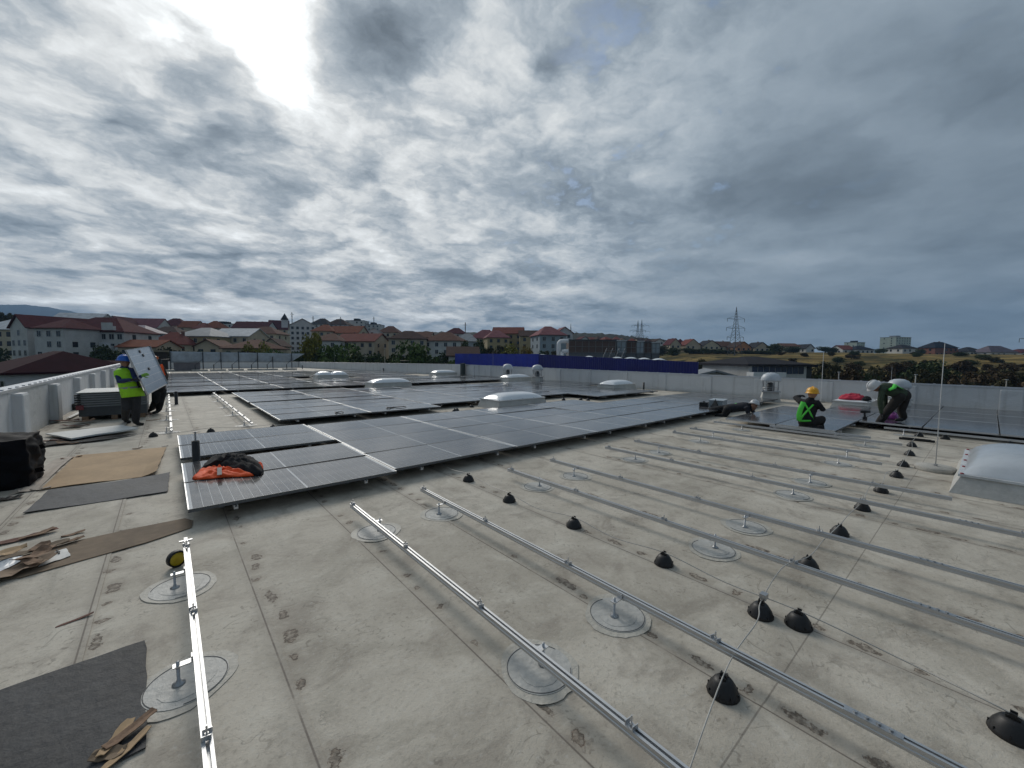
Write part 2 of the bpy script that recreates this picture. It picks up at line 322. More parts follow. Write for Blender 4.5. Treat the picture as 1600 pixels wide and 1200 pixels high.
# ------------------------------------------------------------------ mesh building
class MB:
    def __init__(s): s.v = []; s.f = []; s.m = []; s.mi = 0; s.sm = False; s.s = []
    def add(s, vs, fs):
        o = len(s.v); s.v += [tuple(q) for q in vs]
        for f in fs: s.f.append(tuple(o+i for i in f)); s.m.append(s.mi); s.s.append(s.sm)
        return s
    def box(s, x0, x1, y0, y1, z0, z1, M=None):
        vs = [Vector(q) for q in ((x0,y0,z0),(x1,y0,z0),(x1,y1,z0),(x0,y1,z0),(x0,y0,z1),(x1,y0,z1),(x1,y1,z1),(x0,y1,z1))]
        if M is not None: vs = [M @ q for q in vs]
        return s.add(vs, ((0,3,2,1),(4,5,6,7),(0,1,5,4),(1,2,6,5),(2,3,7,6),(3,0,4,7)))
    def tube(s, pts, rs, n=8, cap=True):
        pts = [Vector(p) for p in pts]
        if not isinstance(rs, (list, tuple)): rs = [rs]*len(pts)
        t0 = (pts[1]-pts[0]).normalized(); a = t0.orthogonal().normalized(); vs = []
        for i, p in enumerate(pts):
            t = ((pts[min(i+1, len(pts)-1)]-pts[max(i-1, 0)])).normalized()
            a = (a-t*a.dot(t)).normalized(); c = t.cross(a)
            vs += [p+(a*math.cos(k*2*math.pi/n)+c*math.sin(k*2*math.pi/n))*rs[i] for k in range(n)]
        fs = [(i*n+k, i*n+(k+1) % n, (i+1)*n+(k+1) % n, (i+1)*n+k) for i in range(len(pts)-1) for k in range(n)]
        if cap: fs += [tuple(reversed(range(n))), tuple(range((len(pts)-1)*n, len(pts)*n))]
        return s.add(vs, fs)
    def lathe(s, prof, n=20, c=(0, 0, 0), sx=1, sy=1, cap=True):
        vs = [(c[0]+r*sx*math.cos(k*2*math.pi/n), c[1]+r*sy*math.sin(k*2*math.pi/n), c[2]+z) for r, z in prof for k in range(n)]
        fs = [(i*n+k, i*n+(k+1) % n, (i+1)*n+(k+1) % n, (i+1)*n+k) for i in range(len(prof)-1) for k in range(n)]
        if cap: fs += [tuple(reversed(range(n))), tuple(range((len(prof)-1)*n, len(prof)*n))]
        return s.add(vs, fs)
    def prism(s, poly, z0, z1):
        n = len(poly); vs = [(x, y, z0) for x, y in poly]+[(x, y, z1) for x, y in poly]
        return s.add(vs, [tuple(reversed(range(n))), tuple(range(n, 2*n))]+[(i, (i+1) % n, n+(i+1) % n, n+i) for i in range(n)])
    def extr_y(s, poly, y0, y1):               # polygon in x,z pushed along y
        n = len(poly); vs = [(x, y0, z) for x, z in poly]+[(x, y1, z) for x, z in poly]
        return s.add(vs, [tuple(range(n)), tuple(reversed(range(n, 2*n)))]+[(i, n+i, n+(i+1) % n, (i+1) % n) for i in range(n)])
    def mesh(s, name, mats):
        me = bpy.data.meshes.new(name); me.from_pydata(s.v, [], s.f)
        for q in (mats if isinstance(mats, (list, tuple)) else [mats]): me.materials.append(q)
        me.polygons.foreach_set('material_index', s.m); me.polygons.foreach_set('use_smooth', s.s); me.update(); return me
    def build(s, name, mats, parent=None, loc=None):
        return obj(name, s.mesh(name, mats), parent, loc)
def obj(name, me, parent=None, loc=None, rot=None):
    o = bpy.data.objects.new(name, me); COL.objects.link(o)
    if parent is not None: o.parent = parent
    if loc is not None: o.location = loc
    if rot is not None: o.rotation_euler = rot
    return o
def tag(o, label=None, cat=None, group=None, kind=None):
    if label: o['label'] = label
    if cat: o['category'] = cat
    if group: o['group'] = group
    if kind: o['kind'] = kind
    return o
def thing(name, label, cat, loc=(0, 0, 0), rz=0, group=None):
    return tag(obj(name, None, None, loc, (0, 0, rz)), label, cat, group)
ORD = ['first', 'second', 'third', 'fourth', 'fifth', 'sixth', 'seventh', 'eighth', 'ninth', 'tenth', 'eleventh', 'twelfth', 'thirteenth', 'fourteenth', 'fifteenth', 'sixteenth', 'seventeenth', 'eighteenth', 'nineteenth', 'twentieth', 'twenty-first', 'twenty-second', 'twenty-third', 'twenty-fourth', 'twenty-fifth', 'twenty-sixth']
# ------------------------------------------------------------------ the roof we stand on
XL, XR, YN, YF = -2.3, 20.5, -9.0, 66.0
slab = MB()
slab.prism([(XL-.35, YN), (XR+.35, YN), (XR+.35, 31), (15.3, YF+.4), (XL-.35, YF+.4)], -9.0, -.002)
roof = tag(slab.build('roof', MATS['roof_membrane']), kind='structure')
def sheet_mesh(L, W=.89):
    q = MB(); a, c = 0.0005, .0065
    q.add([(0, 0, -.001), (W+.03, 0, .0), (W+.03, L+.02, .0), (0, L+.02, -.001), (0, 0, a), (W+.03, 0, c), (W+.03, L+.02, c+.001), (0, L+.02, a+.001)],
          ((0,3,2,1),(4,5,6,7),(0,1,5,4),(1,2,6,5),(2,3,7,6),(3,0,4,7))); return q.mesh('membrane_sheet', MATS['roof_membrane'])
ybreaks = [YN, .65, 10.9, 31.0, YF]
for j in range(4):
    me = sheet_mesh(ybreaks[j+1]-ybreaks[j])
    for i in range(-3, 23):
        x = .43+.89*i
        if j == 3 and x > 14: continue
        if x < XL-.2 or x > XR-.5: continue
        o = obj('membrane_sheet', me, roof, (x, ybreaks[j], .0006*((i+j) % 2)))

# parapets
def parapet(name, label, x0, x1, y0, y1, zt0, zt1, pil, pside, n_clip, pd=.15):
    t = thing(name, label, 'parapet wall', (x0, y0, 0)); L = y1-y0
    w = MB(); seg = max(2, int(L/1.1)); th = abs(x1-x0); s = 1 if x1 > x0 else -1
    # wavy membrane skin on the inner face, flat outside
    r2 = random.Random(5); vs = []; fs = []
    for i in range(seg+1):
        y = L*i/seg; zt = zt0+(zt1-zt0)*i/seg
        for k in range(5):
            vs.append((s*r2.uniform(-.008, .008)*(0 if k in (0, 4) else 1), y, zt*k/4))
    for i in range(seg):
        for k in range(4): fs.append((i*5+k, (i+1)*5+k, (i+1)*5+k+1, i*5+k+1))
    w.sm = True; w.add(vs, fs); w.sm = False
    w.add([(s*th, 0, -.3), (s*th, L, -.3), (s*th, L, zt1), (s*th, 0, zt0), (0, 0, zt0), (0, L, zt1), (0, 0, -.3), (0, L, -.3)], ((0, 1, 2, 3), (3, 2, 5, 4), (6, 0, 3, 4), (7, 5, 2, 1)))
    w.build('wall_skin', M_wrap, t)
    c = MB()
    c.add([(-s*.03, 0, zt0+.002), (s*(th+.03), 0, zt0+.002), (s*(th+.03), L, zt1+.002), (-s*.03, L, zt1+.002), (-s*.03, 0, zt0+.055), (s*(th+.03), 0, zt0+.03), (s*(th+.03), L, zt1+.03), (-s*.03, L, zt1+.055)],
          ((0,3,2,1),(4,5,6,7),(0,1,5,4),(1,2,6,5),(2,3,7,6),(3,0,4,7)))
    cp = c.build('coping', M_coping, t)
    k = MB(); k.box(-.022, .022, -.03, .03, 0, .02); km = k.mesh('coping_clip', M_steel)
    for i in range(n_clip):
        y = L*(i+.5)/n_clip; obj('coping_clip', km, cp, (s*.02, y, zt0+(zt1-zt0)*y/L+.052))
    # upright ribs under the membrane
    for i, y in enumerate(pil):
        zt = (zt0+(zt1-zt0)*(y-y0)/L)-.045
        p = MB(); d = pside
        prof = [(-.02*d, -.25), (d*pd*.9, -.235), (d*pd, -.21), (d*pd, .21), (d*pd*.9, .235), (-.02*d, .25)]
        vs = [(q[0], q[1], z) for z in (0, zt*.96, zt) for q in [(a*(1 if z < zt else .9), b_*(1 if z < zt else .95)) for a, b_ in prof]]
        n = 6; fs = [(a*n+b_, a*n+b_+1, (a+1)*n+b_+1, (a+1)*n+b_) for a in range(2) for b_ in range(n-1)]+[tuple(range(2*n, 3*n))]
        p.add(vs, fs); p.build('pier', M_wrap, t, (0, y-y0, 0))
    return t
parapet('parapet_wall', 'white membrane wrapped parapet along the left roof edge, below the maroon roofs', XL, XL-.32, YN, YF, .98, 1.12, [5.6, 9.1, 12.4, 15.7, 19.3, 22.9, 26.6, 30.5, 34.5, 38.5, 43, 48, 53, 58], 1, 150)
parapet('parapet_wall', 'white membrane wrapped parapet along the right roof edge, in front of the blue hall', XR, XR+.32, YN, 30.6, .80, 1.0, [-7.8, -5.4, -3.0, -.5, 1.9, 4.3, 6.7, 9.1, 11.5, 13.9, 16.6, 19.2, 21.8, 24.4, 27.0, 29.4], -1, 60, .07)
def flat_wall(name, label, a, c, zt0, zt1, th=.3):
    a = Vector((*a, 0)); c = Vector((*c, 0)); d = (c-a).normalized(); nrm = Vector((-d.y, d.x, 0)); n2 = nrm*th
    t = thing(name, label, 'parapet wall', a); w = MB(); e = c-a
    w.add([(0, 0, -.2), e+Vector((0, 0, -.2)), e+Vector((0, 0, zt1)), (0, 0, zt0), n2+Vector((0, 0, -.2)), e+n2+Vector((0, 0, -.2)), e+n2+Vector((0, 0, zt1)), n2+Vector((0, 0, zt0))],
          ((0,1,2,3),(5,4,7,6),(3,2,6,7),(0,4,5,1),(1,5,6,2),(4,0,3,7)))
    w.build('wall_skin', M_wrap, t)
    k = MB(); o = nrm*.03
    k.add([-o+Vector((0, 0, zt0+.002)), e-o+Vector((0, 0, zt1+.002)), e-o+Vector((0, 0, zt1+.05)), -o+Vector((0, 0, zt0+.05)), n2+o+Vector((0, 0, zt0+.002)), e+n2+o+Vector((0, 0, zt1+.002)), e+n2+o+Vector((0, 0, zt1+.05)), n2+o+Vector((0, 0, zt0+.05))],
          ((0,1,2,3),(5,4,7,6),(3,2,6,7),(0,4,5,1),(1,5,6,2),(4,0,3,7)))
    k.build('coping', M_coping, t); return t
flat_wall('parapet_wall', 'plain grey far parapet running off at an angle in front of the green trees', (14.9, 66.0), (20.75, 30.9), .80, 1.0)
flat_wall('parapet_wall', 'far end parapet behind the row of steel posts and the grey banner', (-2.3, 66.0), (14.85, 66.0), .85, .80)
post = MB(); post.box(-.16, .16, -.16, .16, 0, 1.12); post.box(-.2, .2, -.2, .2, 1.122, 1.17)
tag(post.build('corner_post', mat('dark_green_paint', (.03, .045, .045), .6), loc=(20.2, 30.55, 0)), 'dark green post at the kink where the right parapet meets the far one', 'post')

# ------------------------------------------------------------------ solar panels
PW, PH, PT = 2.235, 1.134, .035
GX, GY = 2.255, 1.153
ZP = .155
def frame_mesh():
    q = MB(); f = .011; g = .005
    for x0, x1, y0, y1 in ((0, PW, 0, g), (0, PW, PH-g, PH), (0, f, g, PH-g), (PW-f, PW, g, PH-g)):
        q.mi = 1 if x1-x0 > 1 else 0; q.box(x0, x1, y0, y1, 0, PT)
    return q.mesh('frame', [ALU, mat('gap_dark_side', (.13, .135, .14), .55, metal=.6, var=.1, scale=3)])  # darkness of the row gaps put into the colour of the long sides
def lam_mesh(mt):
    q = MB(); q.box(.0115, PW-.0115, .0055, PH-.0055, PT-.008, PT-.0025); return q.mesh('glass', mt)
FR = frame_mesh(); GL_far = lam_mesh(MATS['panel_glass']); GL_near = lam_mesh(MATS['panel_laminate'])
CW = (PW-.08-.016)/24
cq = MB(); cq.box(0, CW-.0048, 0, PH-.018, 0, .0008); CELL = cq.mesh('cell_column', MATS['silicon_cell'])
def panel(x, y, label, group, cells=False, z=ZP):
    tilt = (rnd.gauss(0, .0035), rnd.gauss(0, .0030), 0)
    t = thing('solar_panel', label, 'solar panel', (x, y, z), 0, group); t.rotation_euler = tilt
    obj('frame', FR, t); g = obj('glass', GL_near if cells else GL_far, t)
    if cells:
        for k in range(24):
            obj('cell_column', CELL, g, (.04+k*CW+(.016 if k >= 12 else 0), .009, PT-.0024))
    return t
rail_poly = [(-.02, 0), (.02, 0), (.02, .014), (.0165, .017), (.0165, .023), (.02, .026), (.02, .04), (.0065, .04), (.0065, .034), (.012, .034), (.012, .024), (-.012, .024), (-.012, .034), (-.0065, .034), (-.0065, .04), (-.02, .04), (-.02, .026), (-.0165, .023), (-.0165, .017), (-.02, .014)]
RAILM = {}
def rail_mesh(L):
    k = round(L, 2)
    if k not in RAILM:
        q = MB(); q.extr_y(rail_poly, 0, L); RAILM[k] = q.mesh('profile', ALU)
    return RAILM[k]
# hanger bolt with washer, nut and angle to the rail
hb = MB(); hb.sm = True
hb.lathe([(.0, 0), (.028, 0), (.03, .006), (.012, .012), (.011, .022), (.008, .024), (.008, .125), (.0, .126)], 12)
hb.sm = False; hb.lathe([(.011, .088), (.011, .098)], 6); HB = hb.mesh('hanger_bolt', M_steel)
lb = MB(); lb.box(-.022, .062, -.02, .02, .1005, .106); lb.box(.056, .062, -.02, .02, .106, .135); LB = lb.mesh('angle_bracket', ALU)
mc = MB(); mc.box(-.018, .018, -.022, .022, .0405, .044); mc.box(-.018, .018, -.022, -.018, .044, .062); mc.box(-.018, .018, .018, .022, .044, .062); mc.tube([(0, 0, .044), (0, 0, .092)], .004, 6); mc.lathe([(.008, .052), (.008, .059)], 6)
MC = mc.mesh('clamp', ALU)
ZR = .111
def rail(x, y0, y1, label, group, clamps=(), feet=(), side=1):
    t = thing('mounting_rail', label, 'mounting rail', (x, y0, ZR), 0, group)
    obj('profile', rail_mesh(y1-y0), t)
    for y in clamps: obj('clamp', MC, t, (0, y-y0, 0), (0, 0, rnd.uniform(-.5, .5)))
    for y in feet:
        o = obj('hanger_bolt', HB, t, (-side*.084, y-y0, -ZR+.012)); o2 = obj('angle_bracket', LB, t, (-side*.084, y-y0, -ZR+.012), (0, 0, 0 if side > 0 else math.pi))
    return t
patchm = []
for sd in range(4):
    r2 = random.Random(sd); q = MB(); n = 36
    def blob(r, amp): return [(r*(1+amp*math.sin(2*a+sd)+amp*.7*math.sin(3*a+2*sd)+r2.uniform(-amp, amp)*.5)*math.cos(a), r*(1+amp*math.sin(2*a+sd)+amp*.7*math.sin(3*a+2*sd)+r2.uniform(-amp, amp)*.5)*math.sin(a)) for a in [k*2*math.pi/n for k in range(n)]]
    outer = blob(.225, .05); q.prism(outer, 0, .0022)
    patchm.append((q.mesh('outer_skim', M_patchedge), None))
    q2 = MB(); q2.prism(blob(.185, .012), .0024, .0050); m2 = q2.mesh('resin_disc', M_patch)
    q3 = MB(); a = [k*2*math.pi/40 for k in range(31+sd*2)]; q3.tube([(.178*math.cos(w+sd), .178*math.sin(w+sd), .0050) for w in a], .0028, 4); m3 = q3.mesh('marker_ring', M_mark)
    q4 = MB(); q4.prism(blob(.13, .05), .0052, .0066); m4 = q4.mesh('top_coat', M_patch)
    patchm[-1] = (patchm[-1][0], m2, m3, m4)
def patch(x, y, label):
    t = thing('sealing_patch', label, 'sealing patch', (x, y, .0065), 0, 'sealing patches under the rail feet'); k = rnd.randrange(4); t.rotation_euler.z = rnd.choice([0, 1.6, 3.1, 4.5])
    for nme, me in zip(('outer_skim', 'resin_disc', 'marker_ring', 'top_coat'), patchm[k]): obj(nme, me, t)
def words(i, n, a, z): return ORD[i]+' '+a if i < len(ORD) else str(i)

# nearest array: rows counted away from the camera, columns from the left
GA = 'panels of the array nearest the camera'
for j, y in enumerate((5.17, 5.17+GY, 7.86, 7.86+GY)):
    what = ['under the orange vest, at the near left corner', 'under the black jacket, left column', 'just behind the black stub pipe, left column', 'at the back left corner beside the bare roof'][j]
    panel(.11, y, 'solar panel of the nearest array, '+what, GA, True)
for i in range(1, 5):
    for j in range(4):
        panel(.11+GX*i, 5.28+GY*j, 'solar panel of the nearest array, %s column from left, %s row from the near edge' % (ORD[i], ORD[j]), GA, i == 1 or (i == 2 and j < 2))
for i in range(5, 8):
    for j in range(3):
        panel(.11+GX*i, 5.28+GY*j, 'solar panel beyond the lying worker, %s column from there, %s row from its near edge' % (ORD[i-5], ORD[j]), 'panels beyond the lying worker')
GD = 'panels along the right parapet'
for j in range(2):
    panel(11.06, 2.1+GY*j, 'solar panel in front of the kneeling worker, '+('nearer the bending worker' if j == 0 else 'nearer the lying worker'), GD, True)
for i in range(2):
    for j in range(-6, 2):
        if i == 1 and j == 1: continue
        panel(13.37+GX*i, 2.1+GY*j, 'solar panel %s, %s from the bare skylight end' % ('in the front line by the right parapet' if i == 0 else 'in the back line by the right parapet', ORD[j+6]), GD, i == 0 and j > -4)
for j in range(-6, 0):
    panel(13.37+2*GX, 2.1+GY*j, 'solar panel in the line touching the right parapet foot, %s from the end' % ORD[j+6], GD)
GB = 'panels of the second array'
for i in range(2):
    for j in range(8):
        panel(2.05+GX*i, 11.12+GY*j+(.25 if j > 3 else 0), 'solar panel of the second array, %s column, %s row from the gap' % (ORD[i], ORD[j]), GB)
for i in range(3):
    for j in range(7):
        panel(6.565+GX*i, 11.85+GY*j, 'solar panel behind the middle skylight, %s column, %s row back from it' % (ORD[i], ORD[j]), GB)
for i in range(2):
    for j in range(8):
        panel(13.33+GX*i, 10.2+GY*j, 'solar panel right of the bare square of roof, %s column, %s row back' % (ORD[i], ORD[j]), GB)
GC = 'panels of the far array'
far_rows = []; y = 22.15
for blk in range(6):
    for k in range(3): far_rows.append(y); y += GY
    y += .55 if blk % 2 == 0 else .35
far_rows = [q for q in far_rows if q < 49]
for j, y in enumerate(far_rows):
    for i in range(9):
        x = -.2+GX*i
        if x+PW > 20.2-(max(0, y+PH-30)*.17): continue
        if 7.9 < x+PW and x < 10.7 and 30.6 < y+PH and y < 32.7: continue
        if x+PW > 17.4 and y+PH > 30.4 and y < 33: continue
        panel(x, y, 'solar panel of the far array, %s column from left, %s row from its near edge' % (ORD[i], ORD[j]), GC)
for j in range(4, 8): panel(13.33+2*GX, 10.2+GY*j, 'solar panel nearest the right parapet behind the low far skylight, %s row' % ORD[j-4], GB)
# rails carrying the arrays
RG = 'rails under the laid panels'
def under(x0, y0, y1, what):
    for s, dx in enumerate((.40, 1.80)):
        n = max(2, int((y1-y0)/2.3)); fs = [y0+.45+(y1-y0-.9)*k/(n-1) for k in range(n)]
        rail(x0+dx, y0-.035, y1+.03, 'aluminium rail under %s, %s one' % (what, 'left' if s == 0 else 'right'), RG, (), fs)
under(.11, 5.17, 7.47, 'the panels with the orange vest'); under(.11, 7.86, 10.15, 'the back pair of the left column')
for i in range(1, 5): under(.11+GX*i, 5.28, 9.89, 'the %s column of the nearest array' % ORD[i])
for i in range(5, 8): under(.11+GX*i, 5.28, 8.74, 'the %s column beyond the lying worker' % ORD[i-5])
under(11.06, 2.1, 4.4, 'the panels before the kneeling worker')
under(13.37, -4.82, 4.4, 'the front line by the right parapet'); under(13.37+GX, -4.82, 3.2, 'the back line by the right parapet'); under(13.37+2*GX, -4.82, 2.1, 'the line at the right parapet foot')
for i in range(2): under(2.05+GX*i, 11.12, 20.6, 'the %s column of the second array' % ORD[i])
for i in range(3): under(6.565+GX*i, 11.85, 19.9, 'the %s column behind the middle skylight' % ORD[i])
for i in range(2): under(13.33+GX*i, 10.2, 19.4, 'the %s column right of the bare square' % ORD[i])
under(13.33+2*GX, 14.8, 19.4, 'the column nearest the parapet far back')
for i in range(9): under(-.2+GX*i, 22.15, 49.5 if i < 7 else 30.3, 'the %s column of the far array' % ORD[i])

# open rails waiting for panels
OR = 'bare rails on the open roof'
onames = ['leftmost bare rail, beside the tape measure', 'second bare rail from the left', 'third bare rail from the left', 'fourth bare rail from the left', 'fifth bare rail from the left', 'sixth bare rail from the left', 'seventh bare rail from the left, ending before the grey skylight', 'eighth bare rail from the left, short', 'ninth bare rail from the left, short, beside the row of black domes', 'bare rail just in front of the kneeling worker', 'bare rail lying before the right panel line']
ox = [.07, 1.48, 2.32, 3.70, 4.57, 5.99, 6.92, 8.40, 9.18, 10.62, 12.95]
oend = [-3.0, -3.0, -3.0, -3.0, -3.0, -3.0, .2, 1.0, 1.0, 1.0, -3.2]
for i, x in enumerate(ox):
    y1 = 4.42 if i < 10 else 1.55
    if i == 9: y1 = 4.5
    cl = [q for q in (4.33, 3.16, 2.03, .9, -.3) if oend[i]+.05 < q < y1] if i < 10 else []
    ft = [q for q in ((3.86, 1.55, -.78) if i else (3.86, 2.69, 1.5)) if oend[i]+.1 < q < y1] if i < 10 else [1.2, -.9]
    rail(x, oend[i], y1, 'aluminium '+onames[i], OR, [c+rnd.uniform(-.05, .05) for c in cl], ft, 1 if i % 2 == 0 else -1)
    for k, q in enumerate(ft):
        patch(x-(.05 if i % 2 == 0 else -.05), q, 'round sealing patch, %s under the %s' % (['far one', 'middle one', 'near one'][k], onames[i].split(',')[0]))
# rails of the strip left of the second array
for s, x in enumerate((.03, 1.5)):
    rail(x, 11.25, 21.6, 'aluminium bare rail %s of the second array' % ('beside the panel carriers, left' if s == 0 else 'close to the left edge'), OR, [11.5+1.15*k for k in range(9)], [11.9, 14.2, 16.5, 18.8, 21.1])
    for k in range(5): patch(x-.05, 11.9+2.3*k, 'round sealing patch, %s along the rail %s of the second array' % (ORD[k], 'farther left' if s == 0 else 'closer left'))
# splice bolts on two rails where lengths meet
sp = MB()
for k in range(4): sp.lathe([(.009, .0), (.009, .008)], 6, (0, -.06+.04*k, .0415))
sp.box(-.019, .019, -.1, .1, .0403, .0415)
for i, y in ((2, .25), (3, .15), (4, .22), (5, .05)): obj('splice_plate', sp.mesh('splice_plate', M_steel), [o for o in COL.objects if o.name.startswith('mounting_rail') and o.get('label') == 'aluminium '+onames[i]][0], (0, y-oend[i], 0))

# ------------------------------------------------------------------ lightning conductor: domes, wires, rods
dm = MB(); dm.sm = True
dm.lathe([(.0, 0), (.078, 0), (.08, .006), (.074, .02), (.064, .045), (.048, .07), (.036, .082), (.0, .085)], 18); dm.sm = False
for k in range(8):
    a = k*math.pi/4; dm.box(-.002, .002, .058, .0765, .006, .03, Matrix.Rotation(a, 4, 'Z'))
DM = dm.mesh('weight', M_blk)
dc = MB(); dc.box(-.016, .016, -.024, .024, .083, .095); dc.box(-.016, -.01, -.012, .012, .095, .11); dc.box(.01, .016, -.012, .012, .095, .11); DC = dc.mesh('wire_clip', M_blk)
def dome(x, y, label, rz=0):
    t = thing('conductor_holder', label, 'wire holder', (x, y, .006), rz+rnd.uniform(-.15, .15), 'black dome holders of the lightning wire')
    t.rotation_euler.x = rnd.uniform(-.03, .03); obj('weight', DM, t); obj('wire_clip', DC, t)
lineA = [(3.18, 4.67), (3.10, 3.68), (3.14, 2.69), (3.15, 1.70), (3.09, .72), (2.94, -.16)]
for k, (x, y) in enumerate(lineA): dome(x, y, 'black dome holder between the third and fourth bare rails, %s' % ('nearest the panels' if k == 0 else ORD[k]+' from the panels'))
lineB = [(2.15, .81), (3.02, .92), (4.02, .89), (5.05, .88), (6.10, .87), (7.12, .84), (8.21, .81), (9.13, .83), (10.26, .86), (11.36, .93), (13.0, .96)]
for k, (x, y) in enumerate(lineB): dome(x, y, 'black dome holder on the wire crossing the rails, %s from the camera end' % ORD[k], math.pi/2)
for k, (x, y, w) in enumerate([(13.0, .55, 'just right of the wire crossing, before the panel line'), (12.9, -.35, 'behind the grey skylight, before the panel line'), (-.27, 11.5, 'nearest the left parapet, behind the tan cardboard'), (.71, 11.35, 'behind the back left panel'), (1.88, 11.0, 'at the near left corner of the second array'),
        (7.05, 11.0, 'left of the middle skylight'), (8.0, 11.55, 'at the left foot of the middle skylight'), (12.3, 11.2, 'on the bare square right of the middle skylight'), (12.9, 10.8, 'second on the bare square'), (13.0, 10.5, 'third on the bare square'), (6.9, 10.9, 'close to the second array corner'),
        (11.0, 20.9, 'right of the second skylight in the row'), (13.0, 20.7, 'in the far gap'), (15.0, 20.5, 'in the far gap, farther right'), (15.5, 20.4, 'rightmost in the far gap'), (6.3, 21.2, 'left of the second skylight in the row')]): dome(x, y, 'black dome holder '+w)
def wire(name, label, pts, r=.004, mt=M_wire, cat='wire'):
    q = MB(); q.sm = True; P = [Vector(p) for p in pts]; out = []
    for i in range(len(P)-1):
        p0, p1, p2, p3 = P[max(i-1, 0)], P[i], P[i+1], P[min(i+2, len(P)-1)]
        for k in range(8):
            t = k/8; out.append(.5*((2*p1)+(p2-p0)*t+(2*p0-5*p1+4*p2-p3)*t*t+(3*p1-p0-3*p2+p3)*t**3))
    out.append(P[-1]); q.tube(out, r, 6); return tag(q.build(name, mt), label, cat)
wp = []
for x, y in [(3.2, 5.6)]+lineA:
    wp.append((x, y, .106)); wp.append((x-.02, y-.5, .075))
wp[-1] = (2.9, -.9, .02)
wire('conductor_wire', 'thin grey wire strung over the domes between the third and fourth rails', wp)
wp = [(1.35, .62, .04)]
for x, y in lineB: wp += [(x, y, .107), (x+.5, y+.015, .17 if x < 4 or (x > 5.2 and x < 8) else .085)]
wire('conductor_wire', 'thin light wire crossing over the bare rails towards the bending worker', [(1.0, .60, .02)]+wp[1:-1], .0036, mat('light_wire', (.42, .41, .385), .6, metal=.2))
wire('conductor_wire', 'thin wire running from the left parapet to the second array', [(-2.2, 11.6, .02), (-.9, 11.5, .05), (-.27, 11.5, .107), (.2, 11.42, .06), (.71, 11.35, .107), (1.3, 11.2, .07), (1.88, 11.0, .107), (2.3, 10.9, .05)])
cl = MB(); cl.box(-.025, .025, -.02, .02, 0, .035); tag(cl.build('wire_joint', M_steel, loc=(3.05, .915, .115)), 'small steel joint where the two roof wires meet', 'wire joint')

# free standing lightning rod on a concrete disc
t = thing('lightning_rod', 'white lightning rod on a round concrete foot beside the grey skylight', 'lightning rod', (9.2, .47, .006))
q = MB(); q.sm = True; q.lathe([(.0, .0), (.235, .0), (.24, .01), (.24, .055), (.225, .068), (.0, .07)], 36); q.build('foot', M_conc, t)
q = MB(); q.sm = True; q.tube([(0, 0, .07), (0, 0, 1.0), (.006, 0, 2.0)], [.007, .006, .004], 8); q.build('rod', mat('rod_grey', (.50, .50, .49), .5), t)
q = MB(); q.lathe([(.025, .07), (.025, .10)], 6); q.build('nut', M_steel, t)
for k, (x, y, h, w) in enumerate([(20.1, 4.35, 2.0, 'fixed at the right parapet behind the kneeling worker'), (20.1, 26.0, 2.3, 'thin, at the right parapet before the blue hall'), (20.1, 16.2, 1.0, 'short, at the right parapet before the dark blue end'),
        (20.1, 2.3, 1.5, 'behind the bending worker'), (17.6, 47, 3.4, 'far, in front of the green trees'), (16.6, 55, 2.8, 'farthest, in front of the bushy trees')]):
    t = thing('lightning_rod', 'lightning rod '+w, 'lightning rod', (x, y, .005), 0, 'lightning rods at the roof edge')
    q = MB(); q.sm = True; q.lathe([(.0, 0), (.13, 0), (.13, .06), (0, .065)], 16); q.build('foot', M_conc, t)
    q = MB(); q.tube([(0, 0, .06), (0, 0, h*.5), (.004, 0, h)], [.010, .009, .006], 6); q.build('rod', M_steel if k else M_white, t)

# ------------------------------------------------------------------ skylights and roof fans
def skylight(x0, y0, label, sx=2.1, sy=1.05, zc=.27, hd=.2, domes=1, caps=False, dmat=None):
    t = thing('skylight', label, 'skylight', (x0, y0, .005), 0, 'dome skylights of the roof')
    q = MB(); e = .09
    q.add([(-e, -e, 0), (sx+e, -e, 0), (sx+e, sy+e, 0), (-e, sy+e, 0), (0, 0, zc), (sx, 0, zc), (sx, sy, zc), (0, sy, zc)], ((0,3,2,1),(4,5,6,7),(0,1,5,4),(1,2,6,5),(2,3,7,6),(3,0,4,7)))
    q.build('curb', M_curb, t)
    q = MB(); o = .025
    for a in ((-o, sx+o, -o, .04), (-o, sx+o, sy-.04, sy+o), (-o, .04, .04, sy-.04), (sx-.04, sx+o, .04, sy-.04)): q.box(*a, zc+.002, zc+.032)
    fr = q.build('edge_frame', M_white if not caps else mat('grey_white_pvc', (.55, .57, .58), .45), t)
    for d in range(domes):
        q = MB(); q.sm = True; nx, ny = 22, 14; w = (sx-.04)/domes; xs = .02+d*w
        vs = []
        for i in range(nx+1):
            for k in range(ny+1):
                a = 2*i/nx-1; c = 2*k/ny-1
                vs.append((xs+w*(i/nx), .02+(sy-.04)*k/ny, zc+.034+hd*(max(0, (1-abs(a)**3.2)*(1-abs(c)**2.4)))**.55))
        q.add(vs, [(i*(ny+1)+k, (i+1)*(ny+1)+k, (i+1)*(ny+1)+k+1, i*(ny+1)+k+1) for i in range(nx) for k in range(ny)])
        q.build('dome', dmat or M_dome, t)
    q = MB(); q.sm = True; q.lathe([(.0, 0), (.02, 0), (.018, .012), (0, .017)], 10)
    cm = q.mesh('screw_cap', mat('red_cap', (.32, .04, .05), .5) if caps else M_steel)
    for i in range(5):
        for yy in (.01, sy-.01): obj('screw_cap', cm, t, (sx*i/4, yy, zc+.033))
    if caps:
        obj('screw_cap', cm, t, (.01, sy*.5, zc+.033))
    return t
skylight(8.35, 10.45, 'white dome skylight in the middle, right behind the nearest array')
